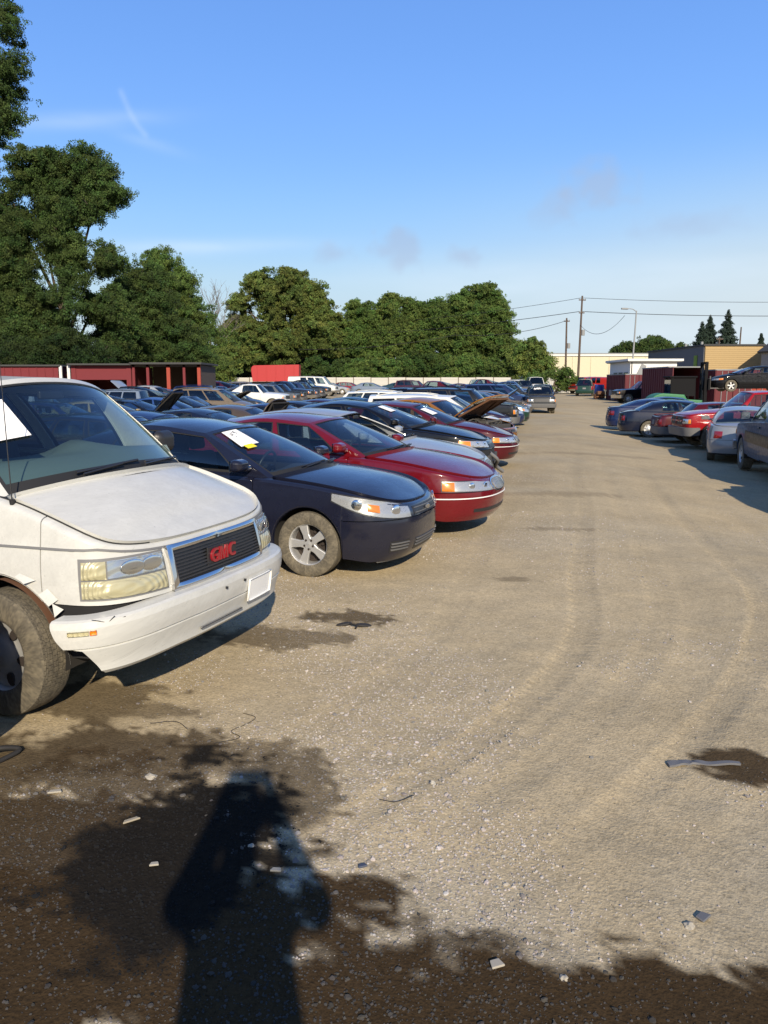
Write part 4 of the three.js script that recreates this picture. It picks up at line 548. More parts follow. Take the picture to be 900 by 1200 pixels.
function groundY(x, d) { return G(x, d) + .5 * rut(x, d) + trackH(x, d) + (fbm(x * .35, d * .35, 3, 101) - .5) * .05 * smooth(0, 3, d) + (fbm(x * 3.1, d * 3.1, 3, 121) - .5) * .016 + (d < 14 ? (fbm(x * 14, d * 14, 2, 141) - .5) * .0035 : 0); }
function soil(x, d) {
  const a = fbm(x * .22, d * .22, 4, 301), b = fbm(x * 1.4, d * 1.4, 4, 321), lane = Math.exp(-(((x - laneX(d)) / 2.6) ** 2)) * smooth(3, 8, d);
  let c = [.385, .315, .200]; const k = .80 + .30 * a + .26 * (b - .5) + lane * .06 + trackTone(x, d) + .10 * (vnoise(x * 7, d * 7, 78) - .5); c = c.map(v => v * k);
  const grey = smooth(.42, .68, fbm(x * .5 + 7, d * .5, 4, 341)) * (1 - lane * .7); c = [lerp(c[0], .355 * k, grey * .6), lerp(c[1], .318 * k, grey * .6), lerp(c[2], .238 * k, grey * .6)];
  const [br, bl] = stain(x, d); c = [lerp(c[0], .046, br), lerp(c[1], .030, br), lerp(c[2], .015, br)]; c = [lerp(c[0], .014, bl), lerp(c[1], .012, bl), lerp(c[2], .0095, bl)];
  const far = smooth(110, 150, d); return [lerp(c[0], .10, far), lerp(c[1], .12, far), lerp(c[2], .05, far)];
}
const grain = dataTex(1024, (i, j) => { const p = 1024; const f = vnoise(i / 2, j / 2, 1, 512) * .30 + vnoise(i / 5, j / 5, 2, 205) * .28 + vnoise(i, j, 4, 1024) * .26 + vnoise(i / 13, j / 13, 3, 79) * .16; const st = vnoise(i / 3.2, j / 3.2, 6, 320), sp = st > .87 ? (hash2(i >> 2, j >> 2, 5) > .45 ? .22 : -.2) : 0; const v = clamp(.70 + .44 * f + sp * .8); return [255 * v, 255 * v * .993, 255 * v * .98]; }, true);
const grainBump = dataTex(1024, (i, j) => { const f = vnoise(i / 2, j / 2, 1, 512) * .3 + vnoise(i / 5, j / 5, 2, 205) * .4 + vnoise(i, j, 4, 1024) * .15 + vnoise(i / 3.2, j / 3.2, 6, 320) * .3; const v = 255 * clamp(f); return [v, v, v]; });
for (const t of [grain, grainBump]) { t.repeat.set(1 / 2.3, 1 / 2.3); }
{
  const ax = (near, far, d0, gr) => { const out = [0]; let x = 0, s = d0; while (x < far) { if (x > near) s *= gr; x += s; out.push(Math.min(x, far)); } return out; };
  const xr = ax(4.6, 420, .036, 1.055), xs = [...xr.slice(1).reverse().map(v => -v), ...xr], dr = ax(6.4, 900, .034, 1.026), ds = [-60, -30, -14, -6, -2.5, -1, -.2, .3, .7, ...dr.map(v => v + 1)];
  const nx = xs.length, nd = ds.length, pos = new Float32Array(nx * nd * 3), col = new Float32Array(nx * nd * 3), uv = new Float32Array(nx * nd * 2), idx = [];
  for (let j = 0; j < nd; j++) for (let i = 0; i < nx; i++) { const k = j * nx + i, x = xs[i], d = ds[j]; pos.set([x, groundY(x, d), -d], k * 3); const c = soil(x, d); col.set(c, k * 3); uv.set([x + .13 * Math.sin(d * .7), d + .11 * Math.sin(x * .9)], k * 2); }
  for (let j = 0; j < nd - 1; j++) for (let i = 0; i < nx - 1; i++) { const a = j * nx + i, b = a + nx; idx.push(a, a + 1, b, a + 1, b + 1, b); }
  const g = new THREE.BufferGeometry(); g.setAttribute('position', new THREE.BufferAttribute(pos, 3)); g.setAttribute('color', new THREE.BufferAttribute(col, 3)); g.setAttribute('uv', new THREE.BufferAttribute(uv, 2)); g.setIndex(idx); g.computeVertexNormals();
  const m = phys(rgb(1.3, 1.3, 1.3), 1, 0, { specularIntensity: .12, vertexColors: true, map: grain, bumpMap: grainBump, bumpScale: .0035 });
  tag(top('ground', g, m), null, null, null, 'structure');
  console.log('ground', nx, nd);
}
// loose gravel: too many to count
const stoneGeo = seed => { const g = mergeVertices(new THREE.IcosahedronGeometry(1, 1).deleteAttribute('normal').deleteAttribute('uv')), p = g.attributes.position, r = mulberry(seed); for (let i = 0; i < p.count; i++) { const k = .68 + .5 * r(); p.setXYZ(i, p.getX(i) * k, p.getY(i) * k * .62, p.getZ(i) * k); } const o = g.toNonIndexed(); o.computeVertexNormals(); return o; };
{
  const r = mulberry(77), N = 96000, mats = std(rgb(1, 1, 1), .95), q = new THREE.Quaternion(), e = new THREE.Euler(), s = new THREE.Vector3(), p = new THREE.Vector3(), m = new THREE.Matrix4(), col = new THREE.Color();
  for (let v = 0; v < 2; v++) {
    const im = new THREE.InstancedMesh(stoneGeo(11 + v), mats, N / 2); let n = 0, guard = 0;
    while (n < N / 2 && guard++ < N * 20) {
      const d = 1.6 + 15 * Math.pow(r(), 1.9), x = (r() * 2 - 1) * (1.3 + d * .62) + .2; if (Math.abs(x) > .56 * d + .6) continue;
      const dens = fbm(x * .9, d * .9, 4, 401), lane = Math.exp(-(((x - laneX(d)) / 1.6) ** 2)) * smooth(3.5, 7, d); if (r() > smooth(.40, .68, dens) * (1 - .8 * lane) * (.5 + .5 * smooth(2, 4, d)) * (1 - .45 * stain(x, d)[0]) + .02) continue;
      const big = r(); const k = .0016 + .0036 * Math.pow(big, 2.4) + (big > .985 ? .005 * r() : 0) + (r() > .9992 ? .008 : 0);
      p.set(x, groundY(x, d) + k * .22, -d); q.setFromEuler(e.set(r() * .6, r() * 6.3, r() * .6)); s.set(k * (1 + r() * .6), k * (.7 + r() * .5), k * (1 + r() * .4)); im.setMatrixAt(n, m.compose(p, q, s));
      const t = r(), w = t > .97 ? .46 : t > .25 ? .30 + .12 * r() : .2, [br, bl] = stain(x, d), dk = 1 - .87 * br - .8 * bl; im.setColorAt(n, col.setRGB(w * dk * (.95 + .1 * r()), w * dk * .91, w * dk * (.74 + .14 * r()))); n++;
    }
    im.count = n; im.name = v ? 'gravel_001' : 'gravel'; shadows(im); tag(im, v ? 'scattered darker grit over the near dirt' : 'pale loose gravel scattered over the near dirt', 'gravel', null, 'stuff'); scene.add(im);
  }
}
// rubbish lying on the dirt
{
  const at = (x, d, h = 0) => [x, groundY(x, d) + h, -d];
  const dark = std(rgb(.02, .018, .016), .7), wood = std(rgb(.30, .26, .19), .95), greyM = std(rgb(.12, .12, .125), .75), pale = std(rgb(.34, .31, .25), .95);
  const mir = thing('broken_mirror', 'two black oval pieces of broken trim joined by a stalk on the dirt', 'debris', ...at(-.23, 6.05), .2); mir.scale.setScalar(.62);
  { const oval = (x, z, a, b, t) => { const s = new THREE.SphereGeometry(1, 14, 8); s.scale(a, .022, b); s.rotateZ(t); s.translate(x, .02, z); return s; }; part('housing', oval(-.11, -.06, .10, .045, .12), dark, mir); part('housing', oval(.12, .03, .10, .055, -.1), dark, mir); part('stalk', tube([[-.04, .03, -.03], [.0, .035, .03], [.03, .03, .08], [0, .015, .13]], .012, 12, 5), dark, mir); }
  tag(top('rubber_strip', (() => { const g = grid((u, v) => { const x = lerp(1.36, 1.70, u), d = 3.73 + .012 * Math.sin(u * 5) + (v - .5) * .045 * (1 - .5 * u); return [x, groundY(x, d) + .012 + .006 * Math.sin(u * 9), -d]; }, 24, 2, { skirt: .01 }); return g; })(), greyM), 'long flat grey rubber strip lying beside the dark stain', 'debris');
  const shard = (x, d, a, b, turn, m, name, label) => { a *= .62; b *= .7; const s = rbox(a, .008, b, .003, 0, 0, 0, 1); const p = s.attributes.position; for (let i = 0; i < p.count; i++) p.setX(i, p.getX(i) * (1 + .4 * p.getZ(i) / b)); s.rotateY(turn); s.rotateZ(.06); const o = top(name, s, m); o.position.set(...at(x, d, .01)); tag(o, label, 'debris'); };
  shard(-1.46, 3.44, .085, .035, .1, pale, 'wood_chip', 'pale wood chip lying alone near the white van');
  shard(-1.05, 3.2, .10, .03, .55, wood, 'wood_chip', 'long tan wood splinter pointing at the photographer shadow');
  shard(-.86, 2.86, .05, .03, .1, pale, 'plastic_chip', 'small pale chip inside the black oil stain');
  shard(-.4, 2.83, .06, .03, -.2, pale, 'plastic_chip', 'flat pale chip in the shadow of the photographer');
  shard(1.08, 2.56, .07, .05, .7, greyM, 'rubber_scrap', 'dark rubber scrap on gravel near the bottom edge');
  shard(-.08, 2.85, .05, .026, .3, std(rgb(.05, .06, .09), .6), 'plastic_scrap', 'small dark blue plastic scrap on pale gravel');
  shard(.35, 2.33, .06, .05, .3, pale, 'plastic_chip', 'square pale chip at the edge of the damp soil');
  const lump = (x, d, k, name, label, m) => { const o = top(name, stoneGeo(Math.round(x * 100) + 500), m || pale); k *= .66; o.scale.setScalar(k); o.position.set(...at(x, d, k * .1)); tag(o, label, 'stone'); };
  lump(-1.08, 3.6, .042, 'stone', 'crumbling white lump beside the brown damp soil'); lump(1.02, 2.52, .03, 'stone', 'rounded pale stone beside the dark rubber scrap'); lump(.55, 2.28, .022, 'stone', 'pale stone at the edge of the wet strip of soil'); lump(-.52, 3.0, .02, 'stone', 'small white stone at the edge of the photographer shadow');
  const wire = (pts, label, name, r = .002) => { const o = top(name, tube(pts.map(([x, d, h]) => at(x, d, h ?? .006)), r, 30, 5), dark); tag(o, label, 'wire'); };
  wire([[-.78, 4.35], [-.70, 4.28], [-.74, 4.18], [-.8, 4.1], [-.74, 4.02], [-.86, 3.95]].map(p => [...p, .002]), 'thin dark wire curled on the dirt in front of the van', 'loose_wire'); wire([[-1.25, 4.2], [-1.12, 4.22], [-1.03, 4.12]], 'short dark twig of wire beside the van bumper', 'loose_wire'); wire([[-.02, 3.36], [.05, 3.33], [.13, 3.37]], 'straight dark twig on the open gravel', 'twig'); wire([[-2.02, 3.75, .01], [-1.88, 3.8, .05], [-1.80, 3.86, .02], [-1.86, 3.72, .01]], 'black hose end looped on the ground under the van', 'hose', .014);
}
// ------------------------------------------------------------------ buildings, fences, poles
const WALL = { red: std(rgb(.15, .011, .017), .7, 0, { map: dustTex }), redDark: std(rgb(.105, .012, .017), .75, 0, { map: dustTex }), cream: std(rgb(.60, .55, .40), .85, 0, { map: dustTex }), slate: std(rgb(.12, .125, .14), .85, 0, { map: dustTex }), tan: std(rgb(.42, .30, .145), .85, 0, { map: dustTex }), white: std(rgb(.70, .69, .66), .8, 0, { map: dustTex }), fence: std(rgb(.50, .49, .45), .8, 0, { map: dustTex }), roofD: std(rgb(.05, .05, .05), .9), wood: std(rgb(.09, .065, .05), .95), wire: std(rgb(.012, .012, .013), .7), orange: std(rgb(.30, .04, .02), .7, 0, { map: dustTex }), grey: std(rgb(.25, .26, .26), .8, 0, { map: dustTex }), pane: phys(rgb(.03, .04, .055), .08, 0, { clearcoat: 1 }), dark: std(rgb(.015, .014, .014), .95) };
const Y = (x, d) => G(x, d);
// white panel fence along the back of the yard: every panel and post a piece of its own
function panelFence(label, x0, x1, d0, d1, step, h, m, ribs) {
  const f = thing('panel_fence', label, 'fence'); const n = Math.round(Math.hypot(x1 - x0, d1 - d0) / step), turn = Math.atan2(d1 - d0, x1 - x0), r = mulberry(Math.round(x0 * 7 + 900));
  const variants = [0, 1, 2].map(() => merge([box(step - .09, h, .04, 0, h / 2, 0), ...[.15, .5, .85].map(k => box(step - .09, .06, .07, 0, h * k, .02)), ...(ribs ? [...Array(9)].map((_, i) => box(.03, h - .05, .03, (i - 4) / 9 * (step - .1), h / 2, .045)) : [])])), post = box(.09, h + .12, .09, 0, h / 2, 0);
  for (let i = 0; i < n; i++) { const t = (i + .5) / n, x = lerp(x0, x1, t), d = lerp(d0, d1, t), p = part('fence_panel', variants[i % 3], m, f); p.position.set(x, Y(x, d) + (r() - .5) * .06, -d + (r() - .5) * .03); p.rotation.y = turn; p.rotation.z = (r() - .5) * .012; }
  for (let i = 0; i <= n; i++) { const t = i / n, x = lerp(x0, x1, t), d = lerp(d0, d1, t), p = part('fence_post', post, WALL.wood, f); p.position.set(x, Y(x, d), -d + .06); p.rotation.y = turn; }
}
panelFence('long white panel fence in front of the trees at the back', -46, 18.8, 126, 124, 2.6, 2.05, WALL.fence);
panelFence('pale ribbed metal fence below the cream warehouse beyond the dirt lane', 20.6, 30.5, 112, 110, 2.4, 2.0, WALL.fence, true);
// long red sheds at the edge of the trees
{
  const s = thing('red_container', 'closed red shed overgrown at its end at the edge of the trees', 'shed', -31.5, Y(-31, 62), -64);
  part('wall', merge([box(14.6, 3.0, .14, 0, 1.5, 1.6), box(.14, 3.0, 3.2, 7.23, 1.5, 0), box(.14, 3, 3.2, -7.23, 1.5, 0)]), WALL.red, s); part('roof', box(15, .12, 3.8, 0, 3.07, 0), WALL.roofD, s);
  for (let i = 0; i < 24; i++) part('wall_rib', box(.07, 2.9, .05, -6.9 + i * .6, 1.48, 1.69), WALL.red, s);
  for (const x of [7.5, 8.1]) part('white_post', box(.2, 3.05, .16, x, 1.52, 1.7), WALL.white, s);
  const b = thing('open_shed', 'red shed with one wide dark opening under a deep lintel', 'shed', -21.0, Y(-21, 62), -64);
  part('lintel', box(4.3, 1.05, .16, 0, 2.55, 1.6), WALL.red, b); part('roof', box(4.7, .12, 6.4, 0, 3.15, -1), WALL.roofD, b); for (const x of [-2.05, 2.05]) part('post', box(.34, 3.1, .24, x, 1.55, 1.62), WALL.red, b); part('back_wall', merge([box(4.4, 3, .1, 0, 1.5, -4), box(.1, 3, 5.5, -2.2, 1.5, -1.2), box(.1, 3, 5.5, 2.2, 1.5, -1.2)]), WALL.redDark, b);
  const c = thing('open_shed', 'open fronted dark shed with thin red posts', 'shed', -16.2, Y(-16, 62), -64);
  part('roof', box(5.3, .14, 6.4, .1, 3.22, -1), WALL.roofD, c); for (const [x, w, m] of [[-2.4, .18, WALL.red], [-1.35, .2, WALL.red], [.18, .26, WALL.orange], [1.35, .18, WALL.red], [2.45, .24, WALL.orange]]) part('post', box(w, 3.2, .2, x, 1.6, 1.62), m, c); part('back_wall', merge([box(5, 3.1, .1, 0, 1.55, -4), box(.1, 3.1, 5.5, 2.5, 1.55, -1.2)]), WALL.wood, c); part('beam', box(5.1, .16, .12, 0, 3.06, 1.66), WALL.wood, c);
}
{ // red roll-off trailer in front of the white fence
  const s = thing('red_trailer', 'bright red tipping trailer in front of the white fence', 'trailer', -13.6, Y(-13.6, 106), -106);
  const sh = new THREE.Shape(); sh.moveTo(-2.8, 0); sh.lineTo(2.9, 0); sh.lineTo(2.95, 2.0); sh.lineTo(-2.6, 1.9); sh.quadraticCurveTo(-3.0, 1.8, -2.95, 1.3); sh.closePath(); const g = new THREE.ExtrudeGeometry(sh, { depth: 2.3, bevelEnabled: true, bevelSize: .05, bevelThickness: .05, bevelSegments: 2 }); g.translate(0, 1.55, -1.15); part('tub', g, std(rgb(.36, .018, .022), .6), s);
  for (let i = 0; i < 5; i++) part('tub_rib', box(.1, 1.85, .08, -2.2 + i * 1.15, 2.5, 1.26), std(rgb(.36, .018, .022), .6), s); part('chassis', box(6.2, .25, 1, 0, 1.35, 0), WALL.dark, s);
  for (const x of [-1.6, -.5, 2]) for (const z of [-1, 1]) part('wheel', cyl(.5, .5, .28, 20, x, .5, z, 'z'), M.tyre, s); part('hitch', box(.5, .2, .2, 3.3, 1.0, 0), WALL.dark, s);
}
{ const s = thing('notice_board', 'small white notice board standing by the white fence', 'sign', -24.6, Y(-24.6, 123), -122.8); part('board', box(1.2, .95, .05, 0, 2.35, 0), WALL.white, s); for (const x of [-.45, .45]) part('post', box(.08, 2, .08, x, 1, -.05), WALL.wood, s); }
// cream warehouse far behind
{
  const w = thing('warehouse', 'long low cream warehouse behind the utility poles', 'building', 44, Y(44, 152), -152);
  part('wall', merge([box(36, 6.1, .3, 0, 3.05, .0), box(.3, 6.1, 30, -18.1, 3.05, -15), box(.3, 6.1, 30, 18.1, 3.05, -15)]), WALL.cream, w); part('roof', box(37, .35, 31, 0, 6.27, -15.3), WALL.grey, w); part('fascia', box(36.8, .3, .2, 0, 6.05, .28), WALL.white, w);
  for (let i = 0; i < 11; i++) part('wall_rib', box(.09, 5.7, .09, -16.5 + i * 3.3, 2.9, .2), WALL.cream, w);
  const b = thing('tan_sided_building', 'building with sunlit tan siding and a side wall coloured dark for its shade', 'building', 43.6, Y(43, 106), -105);
  part('front_wall', box(7.2, 5.9, .2, 0, 2.95, 0), WALL.tan, b); for (let i = 0; i < 22; i++) part('siding_board', box(7.16, .23, .05, 0, .35 + i * .25, .13, 0, .06), WALL.tan, b); part('side_wall', box(.2, 5.9, 22, -3.6, 2.95, -11.1), WALL.slate, b); part('roof', box(7.7, .2, 22.6, 0, 6.0, -11), WALL.roofD, b);  // shade of the side wall is put into its slate colour
  part('green_banner', box(.06, 1.8, 1.1, -3.75, 3.9, -2.6), std(rgb(.16, .25, .03), .8), b); for (const z of [-8, -14]) part('vent', cyl(.18, .18, .8, 10, -1, 6.4, z), WALL.grey, b);
  const g = thing('grey_gable_building', 'grey building with a sloping roof edge at the right', 'building', 49.9, Y(45, 92), -91);
  const sh = new THREE.Shape(); sh.moveTo(-4.6, 0); sh.lineTo(4.6, 0); sh.lineTo(4.6, 5.2); sh.lineTo(0, 8.6); sh.lineTo(-4.6, 5.2); sh.closePath(); const e = new THREE.ExtrudeGeometry(sh, { depth: 10, bevelEnabled: false }); e.translate(0, 0, -10); part('wall', e, WALL.grey, g); for (const k of [-1, 1]) part('roof', box(6.3, .22, 10.6, k * 2.5, 6.95, -5, 0, 0, k * -.665), WALL.roofD, g);
  const h = thing('grey_gable_house', 'small grey gabled house roof above the white fence end', 'building', 21.2, Y(21, 150), -150);
  const s2 = new THREE.Shape(); s2.moveTo(-1.6, 0); s2.lineTo(1.6, 0); s2.lineTo(1.6, 4.2); s2.lineTo(0, 5.6); s2.lineTo(-1.6, 4.2); s2.closePath(); const e2 = new THREE.ExtrudeGeometry(s2, { depth: 6, bevelEnabled: false }); e2.translate(0, 0, -6); part('wall', e2, WALL.slate, h); for (const k of [-1, 1]) part('roof', box(2.4, .14, 6.4, k * .9, 4.95, -3, 0, 0, k * -.72), WALL.roofD, h);
  const o = thing('site_office', 'white flat roofed site office with a shaded window wall', 'building', 25, Y(25, 85), -85);
  part('front_wall', box(4.6, 3.6, .2, 2.3, 1.8, 0), WALL.white, o); part('side_wall', box(.2, 3.6, 7.6, -.0, 1.8, -3.7), WALL.white, o); part('roof', box(5.6, .22, 8.6, 2.3, 3.74, -3.7), WALL.white, o); part('roof_edge', box(5.4, .1, 8.4, 2.3, 3.6, -3.7), WALL.grey, o);
  for (const z of [-1.3, -3.2, -5.1]) { const f = part('window', box(.1, 1.3, 1.4, -.11, 1.9, z), WALL.grey, o); part('pane', box(.04, 1.12, 1.2, -.16, 1.9, z), WALL.pane, f); } for (const x of [1.4, 3.4]) { const f = part('window', box(1.4, 1.1, .1, x, 2.0, .1), WALL.grey, o); part('pane', box(1.2, .94, .04, x, 2.0, .16), WALL.pane, f); }
}
// freight containers beside the lane
function container(label, x, d, w, h, len, m, open, turn = 0, edge) {
  const c = thing('freight_container', label, 'container', x, Y(x, d), -d, turn);
  part('side_wall', box(.06, h, len, -w / 2, h / 2, -len / 2), m, c); part('side_wall', box(.06, h, len, w / 2, h / 2, -len / 2), m, c); part('roof', box(w + .1, .08, len, 0, h, -len / 2), WALL.grey, c); part('floor', box(w, .14, len, 0, .07, -len / 2), WALL.wood, c); part('end_wall', box(w, h, .06, 0, h / 2, -len), m, c);
  for (let i = 0; i < Math.floor(len / .5); i++) part('wall_rib', box(.05, h - .2, .16, -w / 2 - .04, h / 2, -.3 - i * .5), m, c);
  if (!open) { for (const k of [-1, 1]) { const dd = part('door', box(w / 2 - .04, h - .1, .06, k * w / 4, h / 2, 0), m, c); for (const t of [-.2, .2]) part('lock_rod', cyl(.025, .025, h - .2, 6, k * w / 4 + t, h / 2, .06), WALL.grey, dd); } } else { part('door', box(.06, h - .1, w / 2, -w / 2 - .1, h / 2, w / 4), m, c); }
  if (edge) part('white_door_edge', box(.45, h, .08, w / 2 + .25, h / 2, .02), WALL.white, c);
}
container('closed maroon freight container with a bright white door edge', 21.9, 72, 2.3, 2.35, 6, WALL.redDark, false, 0, true);
container('open maroon freight container with a black interior', 21.6, 60, 2.5, 2.9, 6, WALL.redDark, true);
container('maroon freight container behind the forklift mast', 24.4, 58.5, 2.5, 2.7, 6, WALL.redDark, false);
container('rusty orange freight container above the raised dark car', 27.6, 62, 2.4, 2.75, 6, WALL.orange, false);
container('dark maroon freight container beside the orange one', 29.8, 61, 2.5, 2.7, 6, WALL.redDark, false);
// poles and wires
function pole(label, x, d, h, lean, arms, lamp) {
  const p = thing(lamp ? 'lamp_post' : 'utility_pole', label, lamp ? 'lamp post' : 'utility pole', x, Y(x, d), -d);
  p.rotation.z = -lean; part('mast', cyl(lamp ? .11 : .19, lamp ? .07 : .12, h, 10, 0, h / 2, 0), lamp ? WALL.grey : WALL.wood, p);
  for (const [hh, w] of arms) { part('cross_arm', box(w, .14, .12, 0, hh, .14), WALL.wood, p); for (const k of [-1, -.4, .4, 1]) part('insulator', cyl(.05, .04, .16, 6, k * w * .45, hh + .14, .14), WALL.grey, p); }
  if (lamp) { part('lamp_arm', tube([[0, h - .1, 0], [-.4, h + .15, 0], [-1.0, h + .2, 0]], .045, 8, 6), WALL.grey, p); part('lamp_head', rbox(.75, .18, .32, .06, -1.3, h + .18, 0), WALL.grey, p); } else part('transformer', cyl(.26, .26, .8, 12, .36, h * .62, .1), WALL.grey, p);
  return p;
}
pole('tall wooden utility pole beside the cream warehouse carrying several wires', 28.2, 122, 13.6, .018, [[13.0, 1.0], [11.2, .8]]);
pole('shorter wooden utility pole beside the tall one over the lane end', 28.6, 132, 11.2, -.012, [[10.7, .9]]);
pole('grey lamp post with a single lamp leaning over the white office', 27.4, 93, 9.2, .03, [], true);
pole('thin far pole rising above the tan sided building', 59.6, 150, 9.2, 0, [[8.8, 1.2]]);
pole('slender far pole beside the dark spruces', 66.5, 158, 11.4, .02, []);
{
  const sag = (a, b, s, n = 24) => [...Array(n + 1)].map((_, i) => { const t = i / n; return [lerp(a[0], b[0], t), lerp(a[1], b[1], t) - s * 4 * t * (1 - t), lerp(a[2], b[2], t)]; });
  const w = (a, b, s, label, r = .028) => tag(top('overhead_wire', tube(sag(a, b, s), r, 40, 4), WALL.wire), label, 'wire');
  w([28.4, 14.0, -122], [92, 14.5, -118], 1.0, 'topmost overhead wire running from the tall pole to the right'); w([28.3, 12.1, -122], [92, 12.4, -116], 1.0, 'lower thick overhead wire running from the tall pole to the right', .04);
  w([28.3, 14.0, -122], [-30, 13.5, -168], 1.6, 'topmost overhead wire running left from the tall pole into the trees'); w([28.2, 12.1, -122], [-30, 10.6, -160], 1.2, 'lower overhead wire running left from the tall pole', .04);
  w([28.6, 11.6, -132], [10, 8.6, -119], .8, 'wire dropping from the shorter pole towards the white fence', .035); w([28.3, 10.2, -122], [26.4, 9.2, -93], 1.6, 'slack wire from the tall pole to the lamp post'); w([10, 8.6, -119], [-12, 6.6, -118], .6, 'pale service wire crossing in front of the trees');
}
// scrap heap by the office
{
  const r = mulberry(31);
  const item = (name, label, g, m, x, d, h = 0, t = 0) => { const o = top(name, g, m); o.position.set(x, Y(x, d) + h, -d); o.rotation.y = t; tag(o, label, 'scrap'); };
  item('blue_barrel', 'blue plastic barrel in the scrap heap beside the green minivan', (() => { const g = new THREE.LatheGeometry([[0, 0], [.28, 0], [.3, .06], [.3, .4], [.315, .43], [.3, .46], [.3, .84], [.28, .9], [0, .9]].map(p => new THREE.Vector2(...p)), 18); g.scale(1.5, 1.5, 1.5); return g; })(), std(rgb(.02, .05, .25), .5), 20.6, 80);
  item('tan_board', 'tan plywood board leaning on the scrap heap', box(2.2, 1.6, .05, 0, 1.0, 0, 0, -.5), std(rgb(.45, .33, .18), .9), 22.6, 79, 0, .3);
  item('leaning_ramp', 'grey steel ramp leaning against the office wall', box(.5, 3.6, .1, 0, 1.6, 0, 0, 0, -.45), WALL.grey, 24.0, 80);
  for (let i = 0; i < 9; i++) { const l = []; for (let k = 0; k < 5; k++) l.push(rbox(.3 + r() * .7, .15 + r() * .4, .2 + r() * .5, .05, r() * 1.2 - .6, .2 + r() * .6, r() * .8 - .4, 1)); item('scrap_part', ['rusty', 'grey', 'dark', 'brown', 'black', 'orange', 'dull silver', 'sooty', 'tan'][i] + ' lump of scrap metal in the heap by the lane end', merge(l), [M.rust, WALL.grey, WALL.dark, WALL.wood, WALL.dark, WALL.orange, M.steel, M.engine, WALL.tan][i], 20.4 + i * .42 + r() * .4, 79 - r() * 4); }
}
// ------------------------------------------------------------------ trees
const leafMat = phys(rgb(1, 1, 1), .85, 0, { transmission: .32, thickness: 0, ior: 1.35, specularIntensity: .4 });
const needleMat = std(rgb(1, 1, 1), .9), barkMat = std(rgb(.075, .058, .042), .95);
const clump = (n, size, seed) => { const r = mulberry(seed), pos = [], idx = []; for (let i = 0; i < n; i++) { const th = r() * 6.283, ph = Math.acos(2 * r() - 1), rr = .5 * Math.cbrt(.15 + .85 * r()), c = new THREE.Vector3(Math.sin(ph) * Math.cos(th), Math.cos(ph) * .75, Math.sin(ph) * Math.sin(th)).multiplyScalar(rr); const q = new THREE.Quaternion().setFromEuler(new THREE.Euler((r() - .5) * 2.4, r() * 6.3, (r() - .5) * 2.4)), s = size * (.7 + .6 * r()), o = pos.length / 3; for (const [a, b, y] of [[-.5, 0, 0], [-.05, .34, .06], [.5, 0, -.08], [-.05, -.34, .06]]) { const v = new THREE.Vector3(a * s, y * s, b * s).applyQuaternion(q).add(c); pos.push(v.x, v.y, v.z); } idx.push(o, o + 1, o + 2, o, o + 2, o + 3); } const g = new THREE.BufferGeometry(); g.setAttribute('position', new THREE.Float32BufferAttribute(pos, 3)); g.setIndex(idx); g.computeVertexNormals(); return g; };
const clumpBig = clump(16, .36, 3), clumpFine = clump(22, .27, 8);
const limb = (pts, r0, r1, seg = 7) => { const c = new THREE.CatmullRomCurve3(pts.map(p => new THREE.Vector3(...p))), n = pts.length * 3, g = new THREE.TubeGeometry(c, n, 1, seg, false), p = g.attributes.position; for (let i = 0; i <= n; i++) { const q = c.getPointAt(i / n), r = lerp(r0, r1, i / n); for (let j = 0; j <= seg; j++) { const k = i * (seg + 1) + j; p.setXYZ(k, q.x + (p.getX(k) - q.x) * r, q.y + (p.getY(k) - q.y) * r, q.z + (p.getZ(k) - q.z) * r); } } g.computeVertexNormals(); return g; };
